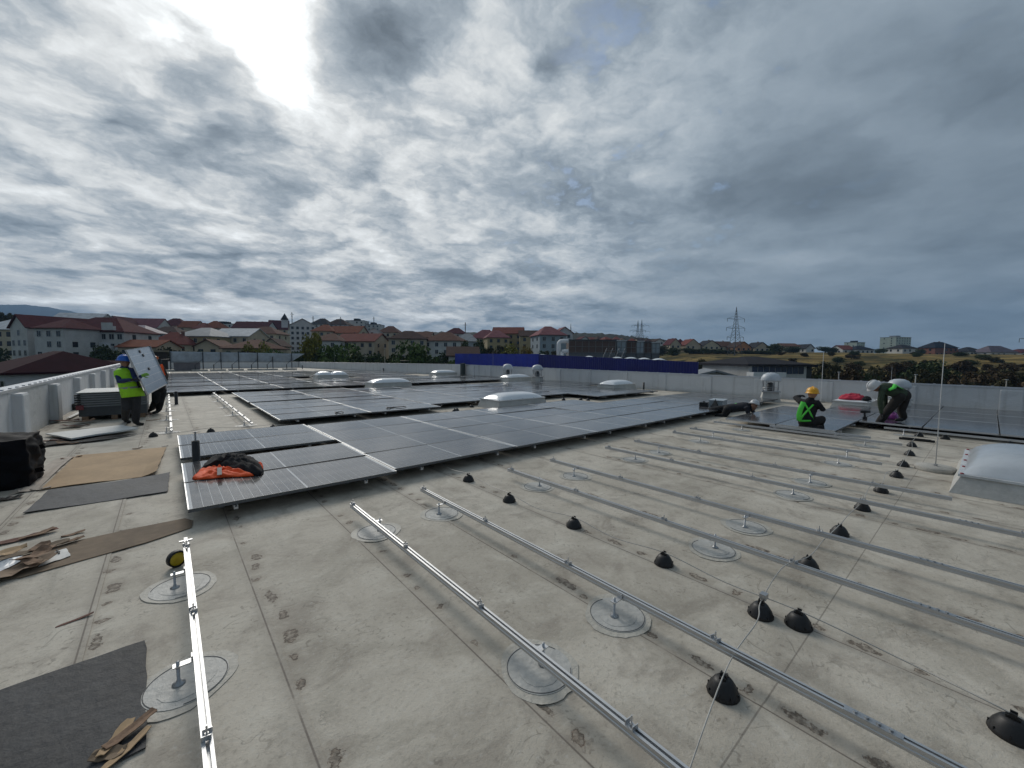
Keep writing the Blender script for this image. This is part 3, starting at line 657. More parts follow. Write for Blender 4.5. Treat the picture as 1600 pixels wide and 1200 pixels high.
skylight(7.9, -.93, 'large grey skylight with red screw caps at the right edge of the picture', 2.2, 1.1, .22, .27, 1, True, mat('grey_acrylic', (.42, .45, .48), .25, var=.12, scale=1.2, coat=.2))
skylight(8.2, 20.75, 'white dome skylight behind the second array', zc=.32)
skylight(8.2, 31.0, 'white double dome skylight within the far array', 2.1, 1.05, .34, .24, 2)
skylight(17.75, 31.0, 'small white dome skylight far back near the dark green post', zc=.33)
skylight(17.9, 21.4, 'white dome skylight at the far right, in front of the two roof fans', zc=.3)
skylight(17.4, 12.4, 'white dome skylight before the dark blue end of the hall', 1.9, 1.0, .33)
skylight(18.1, 2.6, 'low white skylight with a red cloth on it', 1.7, .95, .25, .07)
def fan(x, y, label, s=1.0):
    t = thing('roof_fan', label, 'roof fan', (x, y, .005), .4, 'mushroom roof fans')
    q = MB(); q.add([(-.42*s, -.42*s, 0), (.42*s, -.42*s, 0), (.42*s, .42*s, 0), (-.42*s, .42*s, 0), (-.33*s, -.33*s, .38*s), (.33*s, -.33*s, .38*s), (.33*s, .33*s, .38*s), (-.33*s, .33*s, .38*s)], ((0,3,2,1),(4,5,6,7),(0,1,5,4),(1,2,6,5),(2,3,7,6),(3,0,4,7)))
    q.build('curb', M_curb, t)
    q = MB(); q.box(-.4*s, .4*s, -.4*s, .4*s, .382*s, .42*s); q.build('base_plate', M_steel, t)
    for a in range(8):
        q = MB(); w = a*math.pi/4+.2; q.tube([(.34*s*math.cos(w), .34*s*math.sin(w), .42*s), (.36*s*math.cos(w), .36*s*math.sin(w), .82*s)], .018*s, 6); q.build('stay', M_steel, t)
    q = MB(); q.sm = True; q.lathe([(0, .42), (.15, .42), (.17, .55), (.14, .72), (0, .76)], 16); q.v = [(a*s, b_*s, c*s) for a, b_, c in q.v]; q.build('motor', mat('dark_motor', (.06, .065, .07), .5), t)
    for z in (.48, .55):
        q = MB(); q.sm = True; q.tube([(.37*s*math.cos(w*math.pi/12), .37*s*math.sin(w*math.pi/12), z*s) for w in range(25)], .008*s, 5); q.build('guard_ring', M_steel, t)
    q = MB(); q.sm = True; q.lathe([(.0, .80), (.42, .80), (.44, .82), (.44, .86), (.41, .96), (.33, 1.06), (.18, 1.12), (0, 1.135)], 24); q.v = [(a*s, b_*s, c*s) for a, b_, c in q.v]
    q.build('cap', mat('fan_cap', (.50, .53, .56), .4, var=.14, scale=3), t); t.scale = (.78, .78, 1.0)
fan(18.75, 5.75, 'white mushroom roof fan at the right parapet behind the lying worker', 1.04)
fan(19.3, 2.0, 'white mushroom roof fan seen right behind the back of the bending worker', .95)
fan(18.9, 19.6, 'mushroom roof fan before the blue hall, right one of the far pair', 1.1)
fan(18.9, 22.7, 'mushroom roof fan before the blue hall, left one of the far pair', 1.1)

# stub pipes
def stub(x, y, h, label, rod=0):
    t = thing('stub_pipe', label, 'pipe', (x, y, .005)); q = MB(); q.sm = True
    q.lathe([(.06, 0), (.055, .01), (.05, .02), (.05, h), (.042, h), (.042, h-.05), (0, h-.05)], 16); q.build('pipe', M_blk, t)
    if rod: q = MB(); q.tube([(0, 0, h-.04), (0, 0, h+rod)], .012, 8); q.box(-.03, .03, -.006, .006, h+rod, h+rod+.01); q.build('rod', M_steel, t)
stub(.29, 7.66, .46, 'black stub pipe with a thin rod in the gap beside the orange vest', .13)
stub(.22, 18.5, .46, 'black stub pipe on the bare strip behind the panel carriers')
stub(.0, 33.6, .42, 'black stub pipe in the far array, left edge'); stub(-.3, 25.9, .42, 'black stub pipe in the far array beside the carriers')
stub(20.0, 12.3, .4, 'short dark pipe at the right parapet below the blue hall'); stub(13.6, 58.5, .5, 'small dark pipe at the far right end of the banner'); stub(18.5, 44, .4, 'small dark pipe before the slanting far parapet')

# banner on posts at the far end
t = thing('banner_frame', 'long grey banner stretched on steel posts at the far end of the roof', 'banner', (0, 57.3, 0)); q = MB(); q.sm = True
vs = []; n = 60
for i in range(n+1):
    x = .35+13.3*i/n
    for k in range(6):
        zb = .92; zt = 2.13-.12*i/n; cut = max(0, (i-50)/10)
        z = zb+(zt-zb)*(k/5); xx = x-(1-k/5)*1.7*cut
        vs.append((xx, .05*math.sin(i*.9+k)+.04*math.sin(i*2.3), z))
q.add(vs, [(i*6+k, (i+1)*6+k, (i+1)*6+k+1, i*6+k+1) for i in range(n) for k in range(5)])
o = q.build('banner_cloth', mat('banner_cloth', (.33, .37, .41), .7, var=.25, scale=.5), t)
sm = o.modifiers.new('thick', 'SOLIDIFY'); sm.thickness = .015
for i, x in enumerate((.35, 3.15, 4.8, 6.5, 8.4, 10.0, 12.1)):
    q = MB(); h = 2.1 if i != 5 else 1.6
    q.tube([(x, -.1, .05), (x, -.1, h)], .05, 8); q.tube([(x-.75, -.9, .05), (x-.75, -.9, .7 if i else 1.3)], .045, 8); q.tube([(x-.75, -.9, .65 if i else 1.25), (x, -.1, 1.3)], .025, 6); q.build('post', mat('dark_steel', (.05, .055, .06), .5, metal=.3), t)
    q = MB(); q.box(x-1.05, x+.35, -1.15, .12, 0, .16); q.build('ballast', M_conc, t)
q = MB(); q.box(.6, 2.9, .12, .2, 0, 1.0); q.build('backing_board', mat('taupe_board', (.16, .15, .16), .7), t)
sh = thing('roof_hatch_house', 'dark flat roofed shelter left of the banner, behind the panel carriers', 'shelter', (-1.05, 58.5, 0))
q = MB(); q.box(-1.1, 1.2, 0, 3, 0, 2.05); q.build('wall', mat('shelter_dark', (.028, .026, .025), .8), sh)
q = MB(); q.box(-1.35, 1.35, -.25, 3.2, 2.06, 2.24); q.build('flat_roof', mat('shelter_roof', (.17, .15, .11), .8), sh)
# ------------------------------------------------------------------ terrain and far hills
AZK = [-180, -60, -12, 0, 15, 36, 50, 58, 66, 76, 92, 130, 180]
RK = [0, 60, 85, 120, 160, 220, 300, 400, 520, 800, 1500, 4400]
TOWN = [-9, -9, -8, -5.5, -2.5, 2, 8, 13, 16, 14, 8, 0]
TAB = {-180: [-9]*12, -60: [-9, -9, -9, -8, -7, -5, -2, 2, 5, 6, 4, 0], -12: [-9, -9, -8, -6, -4, -1, 6, 10, 14, 14, 10, 0], 0: TOWN, 15: TOWN,
       36: [-9, -9, -8, -6, -4, 0, 5, 9, 12, 14, 10, 0], 50: [-9, -9, -8, -6.5, -4.5, -1, 3, 6, 9, 16, 12, 0], 58: [-9, -9, -8.5, -6, -3, 1, 5.5, 8, 10, 14, 10, 0],
       66: [-9, -9, -8, -4.5, -.5, 3.5, 7, 8.5, 8, 6, 4, 0], 76: [-9, -9, -8, -4, -.5, 3.0, 5.6, 6.0, 5.0, 4, 2, 0], 92: [-9, -9, -7.5, -4.0, -1, 2.2, 4.2, 4.5, 4, 3, 2, 0], 130: [-9, -9, -8, -4, 0, 4, 6.5, 7, 6, 5, 2, 0], 180: [-9]*12}
def tz(x, y):
    az = math.degrees(math.atan2(x, y)); r = math.hypot(x, y)
    def along(k):
        row = TAB[k]
        for i in range(len(RK)-1):
            if r <= RK[i+1]:
                t = (r-RK[i])/(RK[i+1]-RK[i]); return row[i]+(row[i+1]-row[i])*t
        return row[-1]
    for i in range(len(AZK)-1):
        if az <= AZK[i+1]:
            t = (az-AZK[i])/(AZK[i+1]-AZK[i]); t = t*t*(3-2*t); return along(AZK[i])*(1-t)+along(AZK[i+1])*t
    return -9
vs = []; fs = []; rr = [0.5]+[12+4*i for i in range(20)]+[95+9*i for i in range(50)]+[560, 620, 700, 800, 950, 1200, 1600, 2200, 3200, 4400]
na = 360
for r in rr:
    for k in range(na):
        a = 2*math.pi*k/na; x, y = r*math.sin(a), r*math.cos(a); vs.append((x, y, tz(x, y)+(math.sin(x*.13)*math.cos(y*.11)*.25 if r > 90 else 0)))
for i in range(len(rr)-1):
    for k in range(na): fs.append((i*na+k, (i+1)*na+k, (i+1)*na+(k+1) % na, i*na+(k+1) % na))
q = MB(); q.sm = True; q.add(vs, fs); q.add([(0, 0, -9)]+[vs[k] for k in range(na)], [(0, 1+k, 1+(k+1) % na) for k in range(na)])
for i in range(len(q.f)): q.f[i] = tuple(reversed(q.f[i]))
tag(q.build('terrain', MATS['terrain_grass']), kind='structure')
def ridge(name, sky, d0, d1, d2, base, mt, amp, seed):
    """hill range whose crest follows (px, py) at axis depth d1"""
    r2 = random.Random(seed); q = MB(); q.sm = True; vs = []; n = 0
    pts = []
    for (a, b_), (c, e) in zip(sky[:-1], sky[1:]):
        for k in range(12): pts.append((a+(c-a)*k/12, b_+(e-b_)*k/12))
    pts.append(sky[-1])
    for px, py in pts:
        top = atd(px, py, d1); col = []
        for t in range(9):
            s = t/8; d = d0+(d1-d0)*s; p = atd(px, py, d); z = base+(top.z-base)*(s**.8); col.append((p.x, p.y, z+r2.uniform(-amp, amp)*(1 if 0 < t else 0)))
        p = atd(px, py, d2); col.append((p.x, p.y, base)); vs += col; n += 1
    q.add(vs, [(i*10+k, (i+1)*10+k, (i+1)*10+k+1, i*10+k+1) for i in range(n-1) for k in range(9)])
    return tag(q.build(name, mt), kind='structure')
M_mount = mat('forest_haze_mountain', (.020, .045, .075), .95, var=.3, scale=.004, coord='w', spec=.1)  # forest colour with the blue of distant haze mixed in
M_wood = mat('wooded_ridge', (.028, .027, .016), .95, var=.55, scale=.03, coord='w', spec=.1)
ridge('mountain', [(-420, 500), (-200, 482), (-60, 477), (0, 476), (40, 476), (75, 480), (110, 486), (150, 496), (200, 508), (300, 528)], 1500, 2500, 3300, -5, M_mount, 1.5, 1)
ridge('distant_hill', [(520, 530), (600, 521), (660, 518), (720, 519), (800, 521), (880, 520), (930, 520), (975, 524), (1010, 528), (1060, 533), (1120, 540), (1180, 548), (1260, 558)], 420, 640, 900, 0, M_wood, 1.2, 2)

# ------------------------------------------------------------------ buildings
WALLC = {'grey': (.52, .51, .49), 'cream': (.48, .43, .32), 'white': (.52, .52, .50), 'yellow': (.38, .31, .17), 'blue': (.28, .33, .37), 'beige': (.45, .38, .28), 'pale': (.52, .52, .53), 'brick': (.20, .075, .05), 'green': (.38, .44, .38), 'orange': (.42, .19, .09), 'dark': (.05, .055, .06)}
ROOFC = {'maroon': (.085, .022, .026), 'dkmaroon': (.034, .008, .013), 'red': (.17, .055, .044), 'pink': (.205, .085, .092), 'orange': (.20, .068, .038), 'brown': (.125, .064, .047), 'dkbrown': (.062, .036, .030), 'grey': (.24, .255, .27), 'ltgrey': (.46, .48, .50), 'dark': (.028, .028, .034), 'rose': (.40, .33, .34), 'navy': (.018, .022, .034), 'mauve': (.125, .105, .125)}
def wm(k): return mat('wall_'+k, WALLC[k], .85, var=.14, scale=.5, bump=.1)
def rm(k): return mat('roof_'+k, ROOFC[k], .9 if k not in ('ltgrey', 'grey', 'rose') else .6, var=.22, scale=.7, bump=.3, bscale=5, spec=.12)
M_pane = mat('window_pane', (.018, .022, .028), .15, var=.3, scale=2); M_wfr = mat('window_frame', (.42, .42, .41), .6)
wf = MB()
for a in ((-.65, .65, .70, .78), (-.65, .65, -.78, -.70), (-.65, -.57, -.70, .70), (.57, .65, -.70, .70), (-.03, .03, -.70, .70)): wf.box(a[0], a[1], -.07, .03, a[2], a[3])
WF = wf.mesh('window', M_wfr); wp_ = MB(); wp_.box(-.57, .57, -.03, .02, -.70, .70); WPN = wp_.mesh('pane', M_pane)
wb = MB(); wb.box(-.6, .6, -.05, .02, -.7, .7); WB = wb.mesh('window', M_pane)
BROT = -YAW
def bldg(name, label, px0, px1, ye, yr, d, st, kind, wall, roof_, deep=11, rot=0.0, near=False, over=.5, nx=None, chim=0, cat='building', win=True, group='buildings of the hillside town'):
    c = (px0+px1)/2; W = (px1-px0)*d/FPX; pe = atd(c, ye, d); ze = pe.z
    fwd = Vector((CF.x, CF.y, 0)).normalized(); mid = pe+fwd*(deep/2); zr = EYE+(atd(c, yr, d+(deep/2 if kind != 'front' else 0)).z-EYE)
    g = min(tz(mid.x+dx, mid.y+dy) for dx in (-8, 8) for dy in (-8, 8)); z0 = min(g, ze-2.7*st)-.6; h = ze-z0
    t = thing(name, label, cat, (mid.x, mid.y, z0), BROT+rot, group); zr -= z0; x = W/2; y = deep/2
    w = MB()
    if kind == 'gable': w.add([(-x, -y, 0), (x, -y, 0), (x, y, 0), (-x, y, 0), (-x, -y, h), (x, -y, h), (x, y, h), (-x, y, h), (-x, 0, zr-.05), (x, 0, zr-.05)], ((0,3,2,1),(0,1,5,4),(2,3,7,6),(1,2,6,9,5),(3,0,4,8,7),(4,5,9,8),(6,7,8,9)))
    elif kind == 'front': w.add([(-x, -y, 0), (x, -y, 0), (x, y, 0), (-x, y, 0), (-x, -y, h), (x, -y, h), (x, y, h), (-x, y, h), (0, -y, zr-.05), (0, y, zr-.05)], ((0,3,2,1),(0,1,5,8,4),(2,3,7,9,6),(1,2,6,5),(3,0,4,7),(4,8,9,7),(5,6,9,8)))
    else: w.box(-x, x, -y, y, 0, h)
    w.build('wall', wm(wall), t)
    r = MB(); o = over; th = .22; X, Y = x+o, y+o
    if kind == 'flat': r.box(-x-.15, x+.15, -y-.15, y+.15, h+.003, h+.35); r.box(-x*.3, x*.2, -y*.4, y*.5, h+.352, h+2.2)
    else:
        sl = (zr-h)/(y if kind != 'front' else x); he = h-o*sl*.9
        if kind == 'hip': k = min(x*.75, y*1.0); vs = [(-X, -Y, he), (X, -Y, he), (X, Y, he), (-X, Y, he), (-x+k, 0, zr), (x-k, 0, zr)]; f = [(0, 1, 5, 4), (1, 2, 5), (2, 3, 4, 5), (3, 0, 4)]
        elif kind == 'gable': vs = [(-X, -Y, he), (X, -Y, he), (X, Y, he), (-X, Y, he), (-X, 0, zr), (X, 0, zr)]; f = [(0, 1, 5, 4), (2, 3, 4, 5)]
        else: vs = [(-X, -Y, he), (X, -Y, he), (X, Y, he), (-X, Y, he), (0, -Y, zr), (0, Y, zr)]; f = [(0, 4, 5, 3), (1, 2, 5, 4)]
        n = len(vs); top = [(a, b_, c_+th) for a, b_, c_ in vs]; fs = [tuple(i+n for i in q_) for q_ in f]+[tuple(reversed(q_)) for q_ in f]
        ed = {}
        for q_ in f:
            for i in range(len(q_)):
                a, b_ = q_[i], q_[(i+1) % len(q_)]
                if (b_, a) in ed: del ed[(b_, a)]
                else: ed[(a, b_)] = 1
        fs += [(a, b_, b_+n, a+n) for a, b_ in ed]
        r.add(vs+top, fs)
    ro = r.build('roof', rm(roof_), t)
    for k in range(chim):
        cq = MB(); cq.box(-.35, .35, -.35, .35, -1.2, 1.5); cq.build('chimney', mat('chimney_brick', (.16, .08, .06), .9), ro, (x*(-.5+.9*k/max(1, chim-1) if chim > 1 else .3), y*.25, h+(zr-h)*.75))
    if win:
        n = nx or max(2, int(W/3.1)); r3 = random.Random(int(px0*7+ye))
        for s in range(st):
            zc = h-1.5-2.7*s
            if zc < .8: continue
            for i in range(n):
                if r3.random() < .1: continue
                wx = -x+W*(i+.5)/n
                o = obj('window', WF if near else WB, t, (wx, -y-.012, zc)); o.scale = (1 if not near else 1.0, 1, 1)
                if near: obj('pane', WPN, o)
            side = -1 if c > 800 else 1                           # the end wall turned to the camera
            for i in range(2):
                if r3.random() < .2: continue
                o = obj('window', WB, t, (side*(x+.012), -y+deep*(i+.6)/2.2, zc), (0, 0, side*math.pi/2))
    return t
B = bldg
B('low_house', 'low white house with a dark maroon roof below the left parapet', -60, 44, 583, 551, 42, 1, 'hip', 'pale', 'dkmaroon', 12, -.25, True, cat='house', nx=5)
B('long_shed', 'long low shed with a very dark maroon roof behind the left parapet', 56, 190, 600, 565, 58, 1, 'gable', 'pale', 'dkmaroon', 16, .08, win=False, cat='shed')
blk = B('apartment_block', 'grey four storey apartment block, gable end of the big maroon roofed pair', 16, 66, 511, 492, 108, 4, 'front', 'grey', 'maroon', 16, -.35, True, nx=3)
blk2 = B('apartment_block', 'grey four storey apartment block with long maroon roof, right half of the pair', 78, 183, 517, 497, 112, 4, 'hip', 'grey', 'maroon', 13, .12, True, nx=9)
bay = B('apartment_block', 'projecting bay with pointed maroon roof between the two grey blocks', 52, 104, 512, 500, 104, 4, 'hip', 'grey', 'maroon', 9, -.1, True, nx=3)
for k, (bx, bz) in enumerate([(-1.6, 3.9), (5.2, 3.9), (-6.3, 6.6), (2.0, 6.6), (6.0, 9.3), (-3, 9.3)]):    # closed balconies
    q = MB(); q.box(-1.4, 1.4, -1.1, 0, -.75, .35); q.box(-1.4, 1.4, -1.1, -1.0, .352, 1.3); q.build('balcony', wm('pale' if k % 2 else 'grey'), blk2, (bx, -6.52, bz+4))
B('apartment_block', 'pale block with light grey roof at the left picture edge', -40, 14, 514, 500, 118, 4, 'hip', 'cream', 'ltgrey', 12, .1, nx=4)
B('house', 'house with white sheet roof just above the maroon ridge', 80, 142, 500, 490, 175, 2, 'gable', 'grey', 'ltgrey', 11, .2, win=False)
B('house', 'house with pointed gable left of the long pink roof', 160, 190, 508, 494, 215, 3, 'front', 'pale', 'maroon', 12, .1)
B('row_house', 'long building with pink red roof on the left skyline', 186, 241, 511, 498, 225, 3, 'gable', 'grey', 'pink', 12, .1, chim=2)
B('house', 'pale blue house with whitish rose roof', 180, 226, 519, 509, 165, 3, 'hip', 'blue', 'rose', 11, 0)
B('house', 'house with wide dark brown roof behind the orange ones', 222, 274, 520, 511, 190, 2, 'hip', 'grey', 'dkbrown', 12, .1)
B('house', 'house with brick red roof and small dormers', 228, 270, 537, 520, 130, 1, 'hip', 'cream', 'red', 12, .1, chim=2)
B('house', 'low house with orange roof left of the panel carriers', 184, 241, 542, 532, 110, 1, 'gable', 'beige', 'orange', 9, .05)
B('apartment_block', 'yellowish block with light grey hip roof', 268, 334, 525, 513, 140, 3, 'hip', 'yellow', 'grey', 13, -.12, True)
B('row_house', 'pale row with light bluish roof right of the yellowish block', 331, 391, 525, 514, 148, 3, 'gable', 'beige', 'ltgrey', 11, -.05, True)
B('house', 'small house with red gable in front of the yellowish block', 300, 334, 541, 531, 112, 1, 'front', 'beige', 'brown', 10, .2)
B('house', 'skyline house with dark red hip roof left of centre', 246, 281, 508, 498, 245, 2, 'hip', 'beige', 'maroon', 12, .2)
B('house', 'skyline house with bright orange roof', 278, 302, 511, 502, 235, 2, 'gable', 'beige', 'orange', 10, .1)
B('house', 'narrow skyline house with dull red roof', 300, 318, 513, 505, 232, 2, 'hip', 'cream', 'red', 10)
B('house', 'skyline house with orange red hip roof beside the narrow one', 313, 340, 512, 502, 240, 2, 'hip', 'beige', 'orange', 11, -.1)
B('apartment_block', 'dark grey flat building on the skyline above the orange roofs', 322, 362, 506, 497, 300, 3, 'flat', 'grey', 'dark', 14)
B('row_house', 'skyline row with dull maroon roofs left of the church', 362, 416, 512, 503, 262, 2, 'gable', 'grey', 'maroon', 12, .05, chim=3)
B('apartment_block', 'cream block with brown roof below the church', 378, 428, 521, 511, 172, 3, 'hip', 'cream', 'brown', 12, .08)
B('house', 'front house with brown red roof among the trees', 348, 408, 544, 532, 100, 1, 'hip', 'beige', 'brown', 11, -.1)
B('house', 'house with red tiled roof at the foot of the hill', 405, 432, 540, 529, 130, 1, 'front', 'beige', 'dkbrown', 10, .2)
ch = B('church', 'church with steep dark red roof on the skyline', 414, 441, 514, 501, 290, 1, 'gable', 'beige', 'maroon', 14, .4, cat='church', group='landmarks of the town')
q = MB(); q.box(-2.0, 2.0, -2.0, 2.0, 0, 18.6); tw = q.build('tower', wm('pale'), ch, (4.2, -4, 0))
q = MB(); q.add([(-2.5, -2.5, 18.4), (2.5, -2.5, 18.4), (2.5, 2.5, 18.4), (-2.5, 2.5, 18.4), (0, 0, 23.2)], ((0,3,2,1),(0,1,4),(1,2,4),(2,3,4),(3,0,4))); q.build('spire', rm('dark'), tw)
B('apartment_block', 'tall grey block with blank white end below the centre skyline', 446, 482, 508, 498, 215, 5, 'front', 'pale', 'grey', 16, .35, nx=5)
B('apartment_block', 'grey skyline flats with dark roof humps', 484, 512, 506, 498, 320, 4, 'hip', 'grey', 'dark', 14)
B('apartment_block', 'grey skyline flats with roof aerials', 508, 542, 507, 499, 325, 4, 'hip', 'pale', 'dkbrown', 14)
B('row_house', 'row with bright orange roof, left of a pair', 485, 516, 517, 508, 195, 3, 'hip', 'beige', 'orange', 12, .1)
B('row_house', 'row with bright orange roof, right of a pair', 512, 562, 520, 510, 198, 3, 'gable', 'beige', 'orange', 12, -.08)
B('house', 'white house with orange brown roof right of the yellow tree', 488, 526, 532, 522, 145, 3, 'hip', 'white', 'brown', 12, .1, True)
B('row_house', 'stepped row with dull red roofs at mid hill', 524, 592, 533, 522, 152, 2, 'gable', 'beige', 'red', 11, -.2, chim=3)
B('tower_block', 'tall grey flats on the skyline, left of a stepped pair', 540, 568, 501, 497, 345, 5, 'flat', 'grey', 'dark', 14)
B('tower_block', 'lower grey flats on the skyline, right of a stepped pair', 567, 593, 507, 503, 350, 4, 'flat', 'grey', 'dark', 14)
B('house', 'house with pale grey roof and white gable at mid hill', 563, 596, 523, 512, 215, 2, 'front', 'pale', 'ltgrey', 11, .3)
B('house', 'house with brown orange roof below the stepped flats', 590, 622, 519, 510, 225, 2, 'hip', 'beige', 'brown', 11)
B('apartment_block', 'beige block with dark brown roof at the hill foot, left one', 604, 662, 529, 518, 148, 4, 'hip', 'beige', 'dkbrown', 12, .15, True)
B('house', 'house with brown roof filling the gap at mid hill', 640, 672, 527, 519, 190, 2, 'gable', 'beige', 'brown', 11)
B('apartment_block', 'whitish block with brown roof behind the round green tree', 664, 722, 532, 520, 150, 3, 'hip', 'white', 'brown', 12, -.15, True)
B('house', 'skyline house with dark red roof left of the beige blocks', 694, 728, 521, 513, 250, 2, 'hip', 'grey', 'maroon', 12)
B('house', 'house with slate grey roof beside the pink roofs', 710, 746, 533, 522, 185, 2, 'hip', 'blue', 'grey', 12)
B('house', 'white house with dark brown roof next to the blue hall', 696, 742, 556, 543, 84, 2, 'gable', 'white', 'dkbrown', 9, .15, True, cat='house')
B('house', 'house with wide pink roof above the slate one', 734, 782, 528, 516, 192, 2, 'hip', 'beige', 'pink', 12)
B('apartment_block', 'beige block with pink roof, left of the yellow trees', 757, 792, 527, 517, 172, 4, 'hip', 'yellow', 'pink', 12, .2)
B('apartment_block', 'long beige block with red roof and skylights', 771, 818, 521, 512, 182, 4, 'gable', 'yellow', 'red', 12, -.1)
B('apartment_block', 'yellow block with dark roof left of the blue grey one', 812, 843, 525, 517, 172, 4, 'gable', 'yellow', 'dkbrown', 12)
B('apartment_block', 'blue grey five storey block with pink pyramid roof', 837, 880, 523, 511, 150, 5, 'hip', 'blue', 'pink', 14, .2, True)
B('apartment_block', 'pink roofed block half hidden behind the blue grey one', 868, 893, 520, 511, 172, 5, 'front', 'pale', 'pink', 12, .1)
FG = 'houses along the top of the meadow'
for a in [('small beige house with pointed roof left of the meadow', 1046, 1063, 538, 529, 262, 2, 'front', 'beige', 'maroon'), ('house with dark red roof left of the meadow', 1060, 1074, 539, 531, 270, 2, 'hip', 'brick', 'maroon'), ('house with orange red gable left of the meadow', 1070, 1094, 539, 530, 262, 2, 'front', 'beige', 'red'),
          ('cream house with dark roof, broad, left of the pylon', 1098, 1124, 540, 532, 262, 2, 'front', 'cream', 'dark'), ('house with brown roof left of the pylon foot', 1122, 1146, 541, 534, 268, 2, 'gable', 'cream', 'brown'), ('bright orange house right of the pylon foot', 1149, 1173, 542, 534, 258, 2, 'front', 'orange', 'dkbrown'),
          ('beige house with dark gable right of the orange one', 1178, 1202, 543, 535, 258, 2, 'front', 'beige', 'dark'), ('long cream house at the meadow edge', 1223, 1250, 541, 537, 262, 1, 'gable', 'cream', 'brown'), ('white house with dark gable at the meadow edge', 1258, 1272, 544, 538, 264, 1, 'front', 'white', 'dark'),
          ('small white house with red roof at the meadow edge', 1315, 1336, 546, 540, 268, 1, 'gable', 'white', 'red'), ('dark roofed white house next to the red roofed one', 1336, 1366, 546, 541, 266, 1, 'hip', 'white', 'navy'), ('white house in front of the tall green flats', 1408, 1434, 544, 539, 258, 1, 'hip', 'white', 'dark'),
          ('black roofed large house on a brick base', 1458, 1498, 543, 535, 255, 2, 'hip', 'brick', 'navy'), ('small white house between the black and the mauve roofs', 1512, 1540, 549, 543, 252, 1, 'hip', 'white', 'dark'), ('wide white house with mauve roof at the right edge', 1544, 1592, 550, 541, 245, 1, 'hip', 'white', 'mauve'),
          ('low brick house beside the black roofed one', 1497, 1520, 550, 546, 256, 1, 'hip', 'brick', 'maroon'), ('low house at the far left of the meadow top', 1440, 1460, 549, 544, 262, 1, 'hip', 'beige', 'grey'), ('low house with maroon roof cut by the right edge', 1592, 1640, 551, 546, 250, 1, 'hip', 'white', 'maroon')]:
    B('house', a[0], a[1], a[2], a[3], a[4], a[5], a[6], a[7], a[8], a[9], 10, .1, chim=1 if a[6] > 1 else 0, cat='house', group=FG)
B('tower_block', 'tall pale green flats on the right skyline', 1392, 1427, 527, 524, 470, 7, 'flat', 'green', 'grey', 16, .3, nx=6)
B('tower_block', 'grey flats peeping over the meadow houses', 1334, 1352, 535, 533, 480, 4, 'flat', 'green', 'dark', 14, .3)
r4 = random.Random(33)
for k in range(12):                                   # thin spread of houses up the far ridge
    px = 905+k*13+r4.uniform(-3, 3); y = 527+k*.55+r4.uniform(-1.5, 1.5); w = r4.uniform(8, 13)
    B('house', 'tiny far house on the brown ridge, %s from the left' % ORD[k], px, px+w, y+2.2, y-1.6, 300+r4.uniform(0, 40), 1, r4.choice(['hip', 'gable', 'front']), r4.choice(['cream', 'beige', 'white']), r4.choice(['brown', 'maroon', 'red', 'dkbrown']), 9, r4.uniform(-.3, .3), win=True, cat='house', group='tiny houses on the far ridge')

# ------------------------------------------------------------------ blue hall with rooftop plant
def clad(name, col):
    mt, b, p = pbsdf(name); MATS[name] = mt; O = b.n('ShaderNodeTexCoord').outputs['Object']
    b.put(p.inputs['Base Color'], b.mix(b.step(b.noise(O, .25, 4, .6), .35, .65), tuple(c*.85 for c in col), tuple(c*1.12 for c in col))); p.inputs['Roughness'].default_value = .42
    y = b.sep(O)[1]; w = b.m('FRACT', b.m('MULTIPLY', y, 3.3)); h = b.m('MULTIPLY', b.step(w, .1, .25), b.step(w, .75, .6))
    bn = b.n('ShaderNodeBump'); bn.inputs['Strength'].default_value = .6; bn.inputs['Distance'].default_value = .05; b.put(bn.inputs['Height'], h); b.put(p.inputs['Normal'], bn.outputs[0]); return mt
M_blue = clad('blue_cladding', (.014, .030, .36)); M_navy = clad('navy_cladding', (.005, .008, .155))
hall = thing('blue_hall', 'long blue metal clad hall behind the right parapet', 'hall', (40, 18.6, -9))
q = MB(); q.add([(0, 0, 0), (40, 25, 0), (40, 44, 0), (0, 44, 0), (0, 0, 9.2), (40, 25, 9.2), (40, 44, 9.2), (0, 44, 9.2)], ((0,3,2,1),(4,5,6,7),(0,1,5,4),(1,2,6,5),(2,3,7,6),(3,0,4,7))); q.build('body', mat('hall_core', (.20, .21, .22), .8), hall)
q = MB(); L1 = 22.4
n = 10
for i in range(n):                                     # facade of cladding panels, parapet top rising away from us
    y0, y1 = L1*i/n, L1*(i+1)/n-.02; z0, z1 = 10.37+.78*i/n, 10.37+.78*(i+1)/n
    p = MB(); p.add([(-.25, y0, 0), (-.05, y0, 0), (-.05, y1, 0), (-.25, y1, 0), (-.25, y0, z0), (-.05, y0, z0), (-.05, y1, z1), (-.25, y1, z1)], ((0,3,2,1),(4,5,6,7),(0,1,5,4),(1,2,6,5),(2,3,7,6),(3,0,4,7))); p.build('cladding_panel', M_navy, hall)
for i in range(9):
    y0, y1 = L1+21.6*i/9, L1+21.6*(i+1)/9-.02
    p = MB(); p.box(-.25, -.05, y0, y1, 0, 11.2+.10*i/9); p.build('cladding_panel', M_blue, hall)
